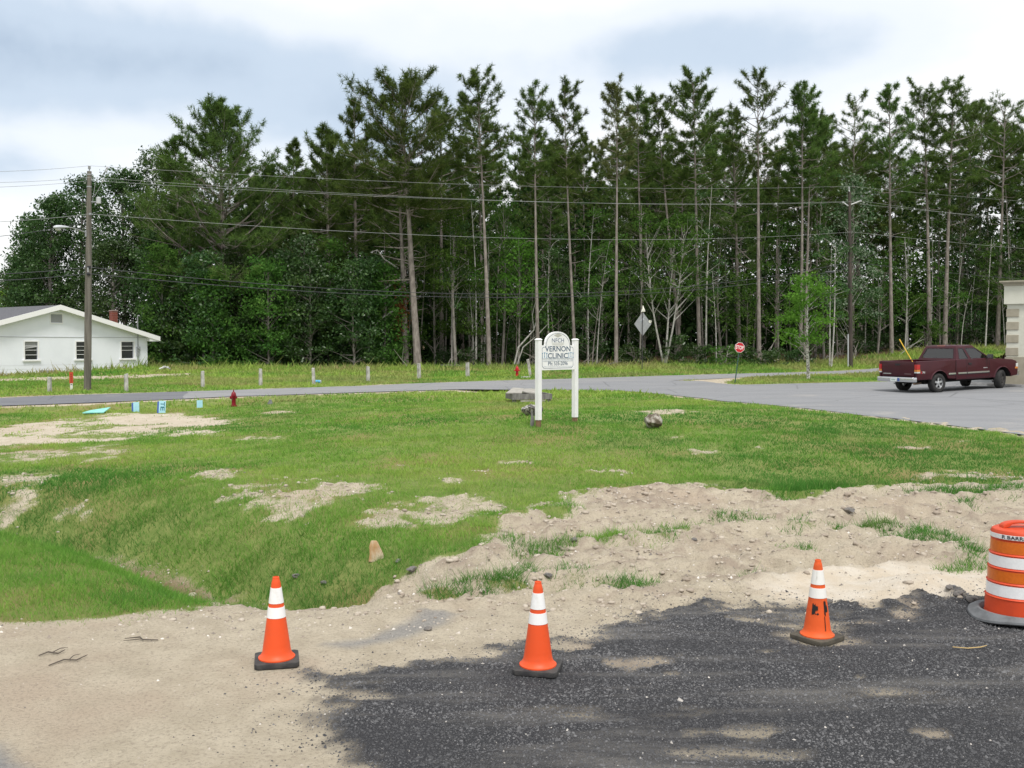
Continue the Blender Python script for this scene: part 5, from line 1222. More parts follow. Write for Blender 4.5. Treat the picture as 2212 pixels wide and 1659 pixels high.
o1, p1, v1 = pole(189, 843, 370, D1, .33, .20, 'tall wooden utility pole with a street light arm by the road', 4)
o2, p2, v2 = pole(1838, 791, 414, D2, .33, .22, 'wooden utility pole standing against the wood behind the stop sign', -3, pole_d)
T1 = at(193, 358, D1) - p1; MB().tube([v1 * .985, T1 - Vector((0, 0, .12))], .025, 8).build('top_pin', steel, o1); insulator(o1, T1 - Vector((0, 0, .16)), T1, .075)
def att(px, py, dd): return at(px, py, dd)
A1 = {'A': at(193, 358, D1), 'B': at(196, 383, D1 - .25), 'C': at(196, 390, D1 + .35), 'D': at(194, 462, D1 - .18), 'E': at(191, 577, D1 - .18), 'F': at(190, 591, D1 - .2)}
A2 = {'A': at(1834, 402, D2), 'B': at(1821, 437, D2), 'C': at(1859, 434, D2), 'D': at(1840, 501, D2 - .2), 'E': at(1836, 566, D2 - .2), 'F': at(1834, 580, D2 - .2)}
for q in 'BC': insulator(o1, A1[q] + Vector((0, .2 if q == 'B' else -.2, 0)) , A1[q], .06)
MB().box(v1 * .963, (.30, .07, .07)).build('bracket', steel, o1)
for zf in (.985, .93): MB().lathe([(.115, -.03), (.115, .03)], 14, tuple(v1 * zf)).build('band', steel, o1)
tp_ = at(1834, 404, D2) - p2; MB().tube([v2 * .985, tp_ - Vector((0, 0, .1))], .05, 8).build('top_pin', mat('pin_white', (.6, .6, .62), .5), o2); insulator(o2, tp_ - Vector((0, 0, .2)), tp_, .1, 3)
for q in 'BC':
    e_ = A2[q] - p2; r0 = v2 * .975 * 1; r0 = Vector((v2.x, v2.y, e_.z - .35)); MB().tube([r0, e_], .045, 8).build('bracket_arm', mat('pin_white', (.6, .6, .62), .5), o2); insulator(o2, e_ - Vector((0, 0, .1)), e_ + Vector((0, 0, .08)), .1, 2)
MB().box((A1['D'] - p1) + Vector((0, .1, 0)), (.10, .14, .10)).build('clamp', steel, o1); MB().box((A1['E'] - p1) + Vector((0, .08, 0)), (.12, .12, .12)).build('clamp', blackp, o1); MB().box((A1['F'] - p1) + Vector((0, .08, -.02)), (.12, .12, .12)).build('clamp', blackp, o1); MB().box(at(190, 583, D1 - .19) - p1, (.06, .02, .22)).build('tag_plate', insul, o1)
MB().box(at(208, 436, D1) - p1 - Vector((.12, 0, 0)), (.45, .06, .05)).build('crossarm', steel, o1); MB().lathe([(.05, -.16), (.11, -.14), (.11, .12), (.04, .17)], 12, tuple(at(213, 433, D1) - p1), cap=True).build('arrester', insul, o1)
MB().tube([at(199, 440, D1) - p1, at(206, 395, D1) - p1, at(224, 375, D1) - p1, at(231, 360, D1) - p1], .012, 6).build('jumper_wire', wire_m, o1); MB().tube([at(204, 425, D1) - p1, at(221, 394, D1) - p1, at(222, 384, D1) - p1], .012, 6).build('jumper_wire', wire_m, o1)
insulator(o1, at(229, 372, D1) - p1, at(232, 360, D1) - p1, .05, 2); insulator(o1, at(221, 394, D1) - p1, at(223, 384, D1) - p1, .05, 2)
# cobra-head lamp
lamp = empty('street_light', at(186, 503, D1 - .1), 0, 'grey cobra-head street light on an arm from the utility pole', 'street light')
lo = lamp.location; ptq = [at(186, 503, D1 - .1) - lo, at(172, 497, D1 - .45) - lo, at(158, 492.5, D1 - .8) - lo, at(148, 491, D1 - 1.05) - lo]
MB().tube(ptq, .03, 10).build('arm', steel, lamp, smooth=50); MB().box((.0, .0, -.03), (.08, .10, .3)).build('arm_bracket', steel, lamp)
hp0 = at(148, 491, D1 - 1.05) - lo; hp1 = at(117, 491, D1 - 1.8) - lo; hdv = hp1 - hp0
ln = [0, .08, .25, .55, .8, .95, 1.0]; rdx = [.05, .075, .11, .16, .165, .12, .03]; vs = []; fs = []; n = 14
side_ = hdv.cross(Vector((0, 0, 1))).normalized()
for t_, r_ in zip(ln, rdx):
    for k in range(n):
        a = 2 * math.pi * k / n; vs.append(hp0 + hdv * t_ + side_ * math.cos(a) * r_ + Vector((0, 0, math.sin(a) * r_ * (.62 if math.sin(a) > 0 else .35))))
for i in range(len(ln) - 1):
    for k in range(n): fs.append((i * n + k, i * n + (k + 1) % n, (i + 1) * n + (k + 1) % n, (i + 1) * n + k))
fs += [tuple(range(n)), tuple(range(len(vs) - n, len(vs)))]
MB().add(vs, fs).build('lamp_head', mat('lamp_housing', (.52, .54, .57), .4), lamp, smooth=60)
gc = hp0 + hdv * .72 - Vector((0, 0, .06)); MB().lathe([(.13, 0), (.12, -.05), (.08, -.09), (0, -.10)], 16, tuple(gc)).build('lens', mat('lamp_lens', (.55, .56, .54), .25), lamp, smooth=50)
def wire(pa, pb, sag, r_, m_, label, n=26, grp=None):
    pts_ = [pa + (pb - pa) * (i / n) - Vector((0, 0, 4 * sag * (i / n) * (1 - i / n))) for i in range(n + 1)]
    o = MB(); base = pa; o.tube([p_ - base for p_ in pts_], r_, 5); ob = o.build('overhead_wire', m_, smooth=60); ob.location = base
    return tag(ob, label, 'wire', grp or 'overhead lines on the utility poles')
dl = {'A': (0, 357.5), 'B': (0, 381), 'C': (0, 391), 'D': (0, 466), 'E': (0, 579), 'F': (0, 593)}
dr = {'A': (2212, 428), 'B': (2212, 466), 'C': (2212, 472), 'D': (2212, 530), 'E': (2212, 597), 'F': None}
NM = {'A': 'topmost power line running from pole to pole', 'B': 'upper side power line just below the topmost line', 'C': 'second side power line beneath the upper side line', 'D': 'lone neutral line between power lines and cables', 'E': 'upper thin dark cable slung low between the poles', 'F': 'lowest dark cable slung between the two poles'}
for q in 'ABCDEF':
    rad = .0075 if q in 'ABC' else (.0095 if q == 'D' else .016); m_ = wire_m if q in 'ABCD' else cable_m
    wire(A1[q], A2[q], {'A': .55, 'B': .6, 'C': .6, 'D': .9, 'E': 1.9, 'F': 1.7}[q], rad, m_, NM[q])
    l = at(*dl[q], 38.5); e_ = A1[q] + (l - A1[q]) * 2.6; wire(A1[q], e_, .25, rad, m_, NM[q] + ', span past the street light', 14)
    if dr[q]:
        l = at(*dr[q], 92); e_ = A2[q] + (l - A2[q]) * 2.2; wire(A2[q], e_, .3, rad * 1.1, m_, NM[q] + ', span into the wood', 14)
sv = at(0, 498, 43.0); wire(at(189, 479, D1), at(189, 479, D1) + (sv - at(189, 479, D1)) * 2, .25, .012, cable_m, 'thin service wire dropping from the pole behind the street light', 12)
sc_0 = at(1775, 584, D2 - 3); o = tag(MB().tube([(-.6, 0, 0), (-.5, 0, 0), (.5, 0, 0.04), (.6, 0, .05)], [.03, .09, .09, .03], 8).build('cable_splice', cable_m, smooth=50), 'black splice case hanging on the lowest cable', 'splice case')
dirw = (A2['F'] - A1['F']).normalized(); tt = .957; o.location = A1['F'] + (A2['F'] - A1['F']) * tt - Vector((0, 0, 4 * 1.7 * tt * (1 - tt) + .02)); o.rotation_euler.z = math.atan2(dirw.y, dirw.x)
MB().tube([at(1832, 792, D2 - .3) - p2, at(1832, 722, D2 - .3) - p2], .06, 8).build('guard_pipe', mat('guard_grey', (.42, .43, .45), .6), o2)

# ================================================================== trees
bark_p = mat('pine_bark', (.29, .255, .23), .95, (.17, .145, .13), 5, .6, 14, stretch=(1, 1, .35)); bark_g = mat('grey_bark', (.30, .28, .25), .95, (.19, .17, .15), 6, .4, 14, stretch=(1, 1, .3))
bark_w = mat('pale_bark', (.46, .45, .42), .9, (.27, .255, .23), 9, .3, 20, stretch=(1, 1, .5)); bark_m = mat('mottled_bark', (.55, .54, .50), .9, (.14, .13, .115), 10, .3, 20, lo=.45, hi=.6)
L_pine = leafmat('pine_needles', (.055, .098, .028), (.096, .156, .040), (.150, .215, .055), .42, .2)
L_pine_y = leafmat('pale_pine_needles', (.085, .105, .038), (.14, .155, .060), (.19, .20, .085), .3, .05)
L_dark = leafmat('dark_leaves', (.028, .066, .020), (.050, .105, .027), (.088, .155, .040), .35, .25, .03)
L_mid = leafmat('mid_green_leaves', (.045, .105, .024), (.080, .165, .033), (.13, .23, .048), .4, .25)
L_lime = leafmat('fresh_green_leaves', (.085, .185, .028), (.125, .255, .038), (.18, .32, .055), .4, .06)
L_silver = leafmat('silvery_leaves', (.035, .085, .025), (.065, .135, .045), (.30, .36, .26), .3, .12, .03)
L_rust = leafmat('dead_needles', (.14, .055, .025), (.20, .085, .035), (.26, .13, .06), .2, .05)
def unit(v): return v / np.maximum(np.linalg.norm(v, axis=-1, keepdims=True), 1e-9)
def needles(P, D, size, k, rg, wd=.045, spread=.95):
    """bottle-brush tufts: k thin needles-bundles round each twig end"""
    n = len(P); P2 = np.repeat(P, k, 0); D2 = np.repeat(D, k, 0); S = np.repeat(size, k)
    d = unit(D2 * .42 + unit(rg.normal(0, 1, (n * k, 3))) * spread)
    base = P2 - D2 * (rg.uniform(-.1, .55, n * k) * S)[:, None]
    tip = base + d * (S * rg.uniform(.7, 1.15, n * k))[:, None]
    sd_ = unit(np.cross(d, rg.normal(0, 1, (n * k, 3)))) * (wd * rg.uniform(.7, 1.3, n * k))[:, None]
    V = np.stack([base - sd_ * .5, base + sd_ * .5, tip], 1).reshape(-1, 3)
    t = np.clip(np.repeat(rg.normal(.5, .2, n), k) + rg.normal(0, .13, n * k), 0, 1)
    return V, np.arange(len(V)).reshape(-1, 3), np.repeat(t, 3)
def leaves(P, size, rg, tint, up=.35):
    n = len(P); nrm = unit(rg.normal(0, 1, (n, 3)) + np.array([0, 0, up])); a = unit(np.cross(nrm, rg.normal(0, 1, (n, 3)))); c = np.cross(nrm, a)
    L = (size * rg.uniform(.65, 1.35, n))[:, None]; W_ = L * rg.uniform(.38, .6, n)[:, None]
    V = np.stack([P - a * L * .5, P + c * W_ * .5 + nrm * L * .06, P + a * L * .5, P - c * W_ * .5 + nrm * L * .06], 1).reshape(-1, 3)
    return V, np.arange(n * 4).reshape(-1, 4), np.repeat(tint, 4)
def pine_meshes(seed, H, cb, Rc, nb, r0, shape='round', lean=(0, 0), tuft=.41, k=16, dead=0, deadlen=2.5, spars=1., wob=.12, twigs=7, fork=False, keepout=0):
    rg = np.random.default_rng(seed); tb = MB(); wb_ = rg.uniform(0, 6, 4)
    def c(t): return np.array([lean[0] * t + wob * math.sin(3 * t + wb_[0]) * t, lean[1] * t + wob * math.sin(2.5 * t + wb_[1]) * t, H * t])
    ts = np.linspace(0, 1, 11); tb.tube([c(t) + np.array([0, 0, -.5 if i == 0 else 0]) for i, t in enumerate(ts)], [max(.02, r0 * (1.12 if i == 0 else 1) * (1 - t) ** .75 * (1 - .12 * t)) for i, t in enumerate(ts)], 9)
    P = []; D = []; az = rg.uniform(0, 6)
    for i in range(nb):
        s_ = (i + rg.uniform(0, 1)) / nb; t = cb + (1 - cb) * s_ * .985; az += 2.4 + rg.normal(0, .6)
        if shape == 'cone': prof = (1 - s_ ** 1.25) ** .9 * .92 + .16
        elif shape == 'round': prof = max(.12, math.sin(math.pi * min(1, (.30 + .56 * s_))) ** .8)
        else: prof = .35 + .65 * math.sin(math.pi * (.15 + .8 * s_))
        L = Rc * prof * rg.uniform(.45, 1.15); el = (-.10 + .95 * s_ ** 1.2) + rg.normal(0, .24)
        d0 = np.array([math.cos(az) * math.cos(el), math.sin(az) * math.cos(el), math.sin(el)]); p0 = c(t); lift = .30 + .1 * rg.normal()
        bp = [p0 + d0 * L * u + np.array([0, 0, lift * L * u * u * (1 - .5 * s_)]) for u in (0, .35, .7, 1)]
        tb.tube(bp, [.018 + .013 * L, .014 + .009 * L, .012 + .004 * L, .008], 4, cap=False)
        m = max(3, int(1.55 * twigs * (.55 + L / max(Rc, .1) * .8) * spars))
        for j in range(m):
            u = rg.uniform(.34, 1.0) if j else 1.0; q = p0 + d0 * L * u + np.array([0, 0, lift * L * u * u * (1 - .5 * s_)])
            sdv_ = unit(np.cross(d0, [0, 0, 1.])) * rg.choice([-1, 1]); td = unit(d0 * rg.uniform(.3, 1) + sdv_ * rg.uniform(.1, 1.0) * (u < 1) + np.array([0, 0, rg.uniform(.15, .8)]))
            tl = (.20 + .34 * (1.15 - u)) * L * rg.uniform(.4, 1.25) if u < 1 else .1; e = q + td * tl
            if j % 2 == 0 and tl > .3: tb.tube([q, e], [.014, .007], 3, cap=False)
            P.append(e); D.append(td)
            if rg.random() < .75: P.append(q + td * tl * rg.uniform(.25, .75) + rg.normal(0, .08, 3)); D.append(unit(td + np.array([0, 0, .5])))
    P.append(c(1)); D.append(np.array([0, 0, 1.]))
    for i in range(6): P.append(c(1 - .012 * i) + rg.normal(0, .10, 3)); D.append(unit(np.array([rg.normal(0, .5), rg.normal(0, .5), 1.])))
    for i in range(dead):     # bare snags below the crown
        t = rg.uniform(max(.25, cb * .5), cb); az += 2.1; L = deadlen * rg.uniform(.3, 1); d0 = np.array([math.cos(az), math.sin(az), rg.uniform(-.15, .35)]); p0 = c(t)
        tb.tube([p0, p0 + d0 * L * .5 + rg.normal(0, .1, 3), p0 + d0 * L + rg.normal(0, .25, 3) + np.array([0, 0, .1 * L])], [.016 + .012 * L, .012 + .008 * L, .006], 4, cap=False)
    P = np.array(P); D = np.array(D); fz_ = H / max(H, float(P[:, 2].max()) + tuft * .8); P[:, 2] *= fz_; tb.v = [(a, c_, z * fz_) for a, c_, z in tb.v]
    V, F, T = needles(P, D, tuft * rg.uniform(.75, 1.2, len(P)), k, rg)
    return tb.mesh('trunk', fix=False, smooth=60), npmesh('crown', V, F, {'tint': T})
def tree_obj(name, p, tm, cm, bark, leaf, label, group=None, rz=0, sc=(1, 1, 1), cat='tree'):
    o = empty(name, p, rz, label, cat, group); o.scale = sc
    t = obj('trunk', tm, bark, o); c = obj('crown', cm, leaf, o); return o
def place(px, d, row=None):
    x = (px - 1106) / FPX * d; return Vector((x, d, gz(x, d) if row is None else at(px, row, d).z))
def hgt(px, row, d): return at(px, row, d).z - place(px, d).z
PX = lambda n_, d: n_ * d / FPX
# ---- individual pines along the edge of the wood: base x, top x, top row, distance, crown base row, crown half width, trunk px width, shape...
PG = 'tall pines along the edge of the wood'
PS = 'tall slender pine with a long bare trunk at the edge of the wood'
pines = [
 # bx,  tx,  top, d,  cbrow, hw, tw, shape, nb, dead, kw, label, leaf
 (492, 478, 202, 84, 640, 215, 17, 'cone', 84, 4, dict(twigs=17, tuft=.47, k=17), 'broad cone-shaped pine towering over the dark bushes by the house', L_pine),
 (903, 866, 142, 78, 440, 140, 17, 'round', 58, 9, dict(twigs=13, deadlen=3.6, tuft=.45, k=17), 'thick-trunked pine with long bare lower limbs and a wide crown', L_pine),
 (876, 862, 300, 80, 560, 95, 15, 'cone', 30, 14, dict(twigs=8, deadlen=4.2), 'old pine with twisted dead limbs and rusty vines on its trunk', L_pine),
 (1057, 1036, 130, 79, 350, 72, 10.5, 'round', 36, 4, {}, 'second tallest straight pine beside a clump of thin white stems', L_pine),
 (1163, 1150, 170, 80, 390, 56, 9, 'round', 32, 3, dict(spars=.8), 'slender pine rising right behind the left post of the clinic sign', L_pine),
 (1243, 1216, 160, 82, 390, 56, 8, 'round', 32, 3, dict(spars=.8), 'slender pine rising behind the right post of the clinic sign', L_pine),
 (1331, 1328, 152, 81, 360, 54, 9, 'tall', 34, 3, dict(spars=.75, twigs=6), 'slender pine with a thin yellowish fading crown', L_pine_y),
 (1392, 1372, 188, 88, 400, 58, 8, 'round', 32, 3, {}, 'slender pine close behind the grey diamond sign', L_pine),
 (1512, 1490, 133, 84, 380, 72, 10, 'round', 40, 4, dict(twigs=9), 'full-crowned pine just right of the forked white-stemmed tree', L_pine),
 (1472, 1415, 195, 92, 420, 60, 9, 'round', 34, 3, {}, PS, L_pine),
 (1640, 1627, 137, 86, 360, 68, 10.5, 'round', 34, 5, dict(spars=.75), 'tall open-crowned pine rising right behind the stop sign', L_pine),
 (1597, 1578, 228, 90, 560, 95, 10, 'cone', 40, 8, dict(twigs=8), 'dark pine with branches reaching low on its trunk', L_pine),
 (1729, 1727, 170, 87, 380, 56, 9, 'round', 34, 3, {}, 'one of two touching pine trunks behind the young green tree', L_pine),
 (1737, 1745, 215, 89, 420, 55, 8, 'round', 30, 3, {}, 'one of two touching pine trunks behind the young green tree', L_pine),
 (1842, 1836, 188, 98, 470, 66, 9, 'round', 30, 3, dict(spars=.7), 'sparse-crowned pine behind the far utility pole and silvery tree', L_pine),
 (1926, 1910, 175, 93, 430, 60, 9.5, 'round', 36, 3, {}, PS, L_pine),
 (2007, 1988, 157, 97, 430, 70, 10.5, 'round', 40, 3, dict(twigs=9), 'tall full pine standing above the pickup roof', L_pine),
 (2040, 2046, 160, 97, 400, 66, 11, 'round', 40, 3, {}, 'tall pine whose trunk stands above the pickup door', L_pine),
 (2066, 2092, 200, 103, 450, 66, 9, 'round', 34, 3, {}, PS, L_pine),
 (2154, 2158, 194, 98, 430, 74, 10, 'tall', 34, 4, dict(spars=.65), 'thin-crowned pine between the pickup cab and the stucco building', L_pine),
 (2222, 2226, 225, 99, 440, 72, 10, 'round', 34, 4, {}, PS, L_pine),
 (2300, 2300, 190, 98, 440, 72, 10, 'round', 34, 4, {}, PS, L_pine),
 (715, 706, 262, 84, 560, 105, 13, 'cone', 46, 4, dict(twigs=9, tuft=.5), PS.replace('tall slender pine with a long bare trunk', 'dense conical pine among the dark crowns'), L_pine),
 (640, 636, 292, 88, 600, 85, 12, 'cone', 42, 4, dict(twigs=9), 'dense conical pine among the dark crowns at the edge of the wood', L_pine),
 (775, 765, 205, 86, 520, 95, 13, 'cone', 44, 4, dict(twigs=9), 'dense conical pine among the dark crowns at the edge of the wood', L_pine),
 (955, 952, 205, 88, 470, 82, 11, 'round', 40, 4, {}, PS, L_pine),
 (590, 585, 345, 86, 620, 80, 11, 'cone', 40, 3, dict(twigs=9), 'dense conical pine among the dark crowns at the edge of the wood', L_pine),
 (395, 385, 285, 82, 600, 90, 12, 'cone', 44, 3, dict(twigs=9), 'dense conical pine among the dark crowns at the edge of the wood', L_pine),
]
proto = []
for i, (bx, tx, top, d, cbr, hw, tw, shp, nb, dead, kw, lab, lf) in enumerate(pines):
    nb = int(nb * 1.35); p = place(bx, d); H = hgt(tx, top, d); cbz = at(bx, cbr, d).z - p.z
    tm, cm = pine_meshes(100 + i, H, cbz / H, PX(hw, d), nb, PX(tw, d) / 2, shp, (PX(tx - bx, d), 0), dead=dead, **kw)
    o = tree_obj('pine_tree', p, tm, cm, bark_p, lf, lab, PG); proto.append((o, H, lf))
# ---- rows of pines deeper in the wood, copies of the above
rr_ = random.Random(31); src = [q for q in proto if q[2] is L_pine]; slim = [src[i] for i in (3, 4, 5, 6, 7, 8, 9, 11, 13, 14, 15, 16)]; wide = [src[0], src[1], src[-1], src[-2], src[-4]]
for i in range(124):
    px = 330 + (2212 + 140 - 330) * (i * .61803 % 1.0); d = rr_.uniform(93, 135) if px > 1000 else rr_.uniform(88, 118)
    p = place(px, d); top = (rr_.uniform(225, 400) if i < 82 else rr_.uniform(340, 470)) if px > 950 else (rr_.uniform(320, 420) if px > 560 else rr_.uniform(400, 470)); H = hgt(px, top, d)
    so_, H0, _ = rr_.choice(slim + wide[:2] if px > 900 else wide + slim[:4]); c = copy_tree(so_); k = H / H0; w_ = k * rr_.uniform(.85, 1.2); c.scale = (w_, w_, k); c.location = p; c.rotation_euler = (0, 0, rr_.uniform(0, 6.28))
    c['label'] = 'pine standing deeper in the wood behind the front trunks'; c['group'] = 'pines deeper in the wood'

# ---- broadleaved trees
def broad_meshes(seed, H, cb, Rc, ncl, per, lsize, r0, stems=1, cl_r=.7, lean=0., flat=1., spread=.5, tint_hi=0., bell=.75, pal=0.):
    rg = np.random.default_rng(seed); tb = MB(); P = []; T = []; ends = []
    st_ = []
    for s_ in range(stems):
        az = rg.uniform(0, 6.28); off = (.35 * Rc * spread if stems > 1 else 0); w1 = rg.normal(0, .05 * H * .3, 2)
        def c(t, az=az, off=off, w1=w1): return np.array([math.cos(az) * off * t ** .8 * 2 + w1[0] * math.sin(3 * t) + lean * t, math.sin(az) * off * t ** .8 * 2 + w1[1] * math.sin(3 * t), H * t * (.96 if off else 1)])
        tsx = np.linspace(0, .97, 9); rr0 = r0 * (1 if stems == 1 else .75)
        tb.tube([c(t) - np.array([0, 0, .4 * (t == 0)]) for t in tsx], [max(.012, rr0 * (1 - t) ** .8) for t in tsx], 7); st_.append(c)
    for i in range(ncl):
        s_ = rg.uniform(0, 1); z = cb + (1 - cb) * s_; az = rg.uniform(0, 6.28)
        pr = Rc * math.sin(math.pi * min(1, .12 + .88 * (s_ * bell + (1 - bell) * 0.5 + .08))) ** .7 * math.sqrt(rg.uniform(.05, 1))
        c = st_[i % stems]; b0 = c(min(.96, max(.05, z - rg.uniform(.05, .22)))); e = c(min(z, .97)) * np.array([1, 1, 0]) + np.array([math.cos(az) * pr, math.sin(az) * pr * flat, H * z])
        if i % 2 == 0 or ncl < 40: tb.tube([b0, (b0 + e) / 2 + rg.normal(0, .12, 3), e], [max(.012, .018 * pr + .01), .014, .007], 4, cap=False)
        n = int(per * rg.uniform(.6, 1.4)); q = unit(rg.normal(0, 1, (n, 3))) * (rg.random(n) ** .5)[:, None] * cl_r * rg.uniform(.7, 1.25) * np.array([1.15, 1.15, .62])
        P.append(e + q); tb_ = rg.normal(.48, .17); tn = np.clip(tb_ + rg.normal(0, .13, n), 0, .95)
        if pal: tn = np.where(rg.random(n) < pal, rg.uniform(.8, 1, n), tn * .7)
        T.append(tn)
    V, F, TT = leaves(np.concatenate(P), lsize, rg, np.concatenate(T)); return tb.mesh('trunk', fix=False, smooth=60), npmesh('crown', V, F, {'tint': TT})
def broad(px, top, d, cbrow, hw, ncl, per, ls, tw, bark, leaf, label, group, seed, name='broadleaf_tree', **kw):
    p = place(px, d); H = hgt(px, top, d); cb = max(.02, (at(px, cbrow, d).z - p.z) / H)
    tm, cm = broad_meshes(seed, H, cb, PX(hw, d), ncl, per, ls, PX(tw, d) / 2, **kw); return tree_obj(name, p, tm, cm, bark, leaf, label, group, cat='shrub' if 'shrub' in name else 'tree'), H
OG = 'dark leafy trees behind the white house'; OL = 'dark rounded leafy tree behind the white house'
for i, (px, top, d, cbr, hw) in enumerate([(80, 470, 90, 690, 55), (125, 425, 88, 680, 62), (190, 388, 92, 680, 75), (275, 372, 90, 700, 85), (345, 330, 94, 700, 80), (60, 545, 96, 700, 40), (250, 520, 84, 760, 95), (345, 500, 82, 770, 85)]):
    broad(px, top, d, cbr, hw, 190, 60, .27, 12, bark_g, L_dark, OL, OG, 300 + i, cl_r=1.0)
for i, (px, top, d, hw, lf) in enumerate([(10, 590, 120, 60, L_mid), (45, 600, 130, 40, L_mid), (-60, 570, 125, 70, L_dark), (30, 630, 105, 26, L_lime)]):
    broad(px, top, d, 700, hw, 70, 45, .34, 8, bark_g, lf, 'lighter green tree far behind the white house roof', 'far trees left of the wood', 330 + i, cl_r=1.2)
# dark wall of bushes to the ground between the house and the tall pines
BG = 'dark bushes along the front of the wood'
for i in range(17):
    px = 345 + i * 30 + rr_.uniform(-8, 8); d = rr_.uniform(77, 82); top = rr_.uniform(560, 680) if i % 3 else rr_.uniform(470, 560)
    broad(px, top, d, 796, rr_.uniform(46, 66), 115, 50, .26, 6, bark_g, L_dark if i % 4 else L_mid, 'dark leafy bush growing down to the grass at the wood edge', BG, 350 + i, name='leafy_shrub', cl_r=.85, bell=.55)
for i in range(26):      # lower bushes and brush
    px = 850 + i * 54 + rr_.uniform(-18, 18); d = (rr_.uniform(82, 88) if px < 1750 else rr_.uniform(95, 101)); b0 = place(px, d)
    top_z = rr_.uniform(1.0, 3.0); row = 742 - (b0.z + top_z - CZ) * FPX / d
    broad(px, row, d, 800, rr_.uniform(26, 46), 34, 42, .20, 4, bark_g, (L_dark, L_mid, L_dark, L_dark)[i % 4], 'low leafy bush among the trunks of the wood', 'low bushes under the pines', 380 + i, name='leafy_shrub', cl_r=.5, bell=.5, stems=2)
# understorey trees with visible stems
UG = 'understorey trees among the pine trunks'
under_l = [(985, 455, 81, 620, 46, L_mid, bark_g, 8, 1), (1085, 430, 84, 640, 58, L_mid, bark_g, 7, 1), (1120, 500, 82, 690, 45, L_lime, bark_g, 5, 1), (1205, 540, 86, 720, 45, L_dark, bark_g, 5, 1), (1300, 520, 88, 700, 55, L_mid, bark_g, 6, 1), (940, 520, 84, 740, 55, L_mid, bark_g, 6, 1), (1020, 560, 82, 720, 45, L_mid, bark_g, 5, 1),
           (1560, 500, 90, 700, 55, L_dark, bark_g, 6, 1), (1680, 480, 92, 700, 60, L_mid, bark_g, 6, 1), (1610, 590, 88, 740, 50, L_mid, bark_g, 5, 1), (1780, 560, 92, 720, 55, L_mid, bark_g, 6, 1), (1895, 560, 96, 700, 55, L_mid, bark_g, 5, 1), (1960, 500, 98, 690, 55, L_mid, bark_w, 5, 1), (2110, 470, 102, 690, 60, L_dark, bark_g, 6, 1), (2190, 500, 103, 690, 60, L_dark, bark_g, 6, 1), (2030, 590, 100, 720, 55, L_mid, bark_g, 5, 1), (2240, 560, 100, 700, 60, L_mid, bark_g, 5, 1), (1390, 620, 86, 740, 45, L_dark, bark_g, 4, 1), (1270, 640, 84, 760, 45, L_dark, bark_g, 4, 1), (1150, 640, 83, 770, 40, L_dark, bark_g, 4, 1), (1760, 650, 94, 760, 45, L_dark, bark_g, 4, 1), (1900, 650, 100, 745, 50, L_dark, bark_g, 4, 1), (2080, 640, 101, 740, 60, L_dark, bark_g, 4, 1)]
for i, (px, top, d, cbr, hw, lf, bk, tw, stn) in enumerate(under_l):
    broad(px, top, d, cbr, hw, 62, 38, .22, tw, bk, lf, 'leafy understorey tree between the tall pine trunks', UG, 420 + i, cl_r=.75)
broad(1436, 462, 82, 650, 80, 130, 46, .22, 7, bark_w, L_mid, 'forked white-stemmed tree with fresh green leaves behind the diamond sign', UG, 460, stems=3, cl_r=.7, spread=.75)
broad(1838, 375, 89, 690, 68, 110, 55, .24, 6, bark_w, L_silver, 'silvery-leaved tree behind the far utility pole', UG, 461, cl_r=.8, pal=.28)
broad(2090, 345, 104, 600, 60, 80, 50, .26, 6, bark_w, L_silver, 'silvery-leaved tree beneath the tall pines near the stucco building', UG, 462, cl_r=.85, pal=.25)
broad(660, 510, 80, 700, 60, 70, 48, .24, 6, bark_g, L_silver, 'silvery-leaved tree in the dark bushes beside the broad pine', UG, 463, cl_r=.8, pal=.15)
# fresh young tree on the grass island
p = gpf(1747, 818); d = p.y; H = at(1745, 597, d).z - p.z; cb = (at(1745, 745, d).z - p.z) / H
tm, cm = broad_meshes(470, H, cb, PX(60, d), 58, 62, .17, PX(8, d) / 2, cl_r=.50, bell=.62, flat=.9); tree_obj('young_tree', p, tm, cm, bark_m, L_lime, 'fresh light green young tree with mottled trunk on the grass island', rz=.5)
# dark shrub left of the stucco building
q = at(2168, 800, 44.2); q.z = gz(q.x, q.y); tm, cm = broad_meshes(471, 1.35, .05, .55, 34, 60, .10, .03, stems=3, cl_r=.22, bell=.5); tree_obj('leafy_shrub', q, tm, cm, bark_g, leafmat('purple_leaves', (.022, .012, .012), (.04, .02, .018), (.06, .035, .025), .2, .05), 'small dark purplish shrub at the corner of the stucco building', cat='shrub')
# ---- thin stems
SG = 'thin bare stems among the pines'
def stem_mesh(seed, H, r0, bend, nbr):
    rg = np.random.default_rng(seed); tb = MB(); ph = rg.uniform(0, 6)
    c = lambda t: np.array([bend * t * t + .12 * math.sin(5 * t + ph) * t, .3 * rg.normal() * 0 + .1 * math.sin(4 * t + ph), H * t]); ts = np.linspace(0, 1, 9)
    tb.tube([c(t) - np.array([0, 0, .3 * (t == 0)]) for t in ts], [max(.012, r0 * (1 - .8 * t)) for t in ts], 6)
    P = []
    for i in range(nbr):
        t = rg.uniform(.35, .98); az = rg.uniform(0, 6.28); L = rg.uniform(.5, 1.6); e = c(t) + np.array([math.cos(az) * L, math.sin(az) * L, L * rg.uniform(.1, .9)])
        tb.tube([c(t), (c(t) + e) / 2 + rg.normal(0, .08, 3), e], [.022, .014, .006], 4, cap=False); n = rg.integers(30, 70); P.append(e + rg.normal(0, .28, (n, 3)) * np.array([1, 1, .6]))
    P = np.concatenate(P); V, F, T = leaves(P, .2, rg, np.clip(rg.normal(.5, .2, len(P)), 0, 1)); return tb.mesh('trunk', fix=False, smooth=60), npmesh('crown', V, F, {'tint': T})
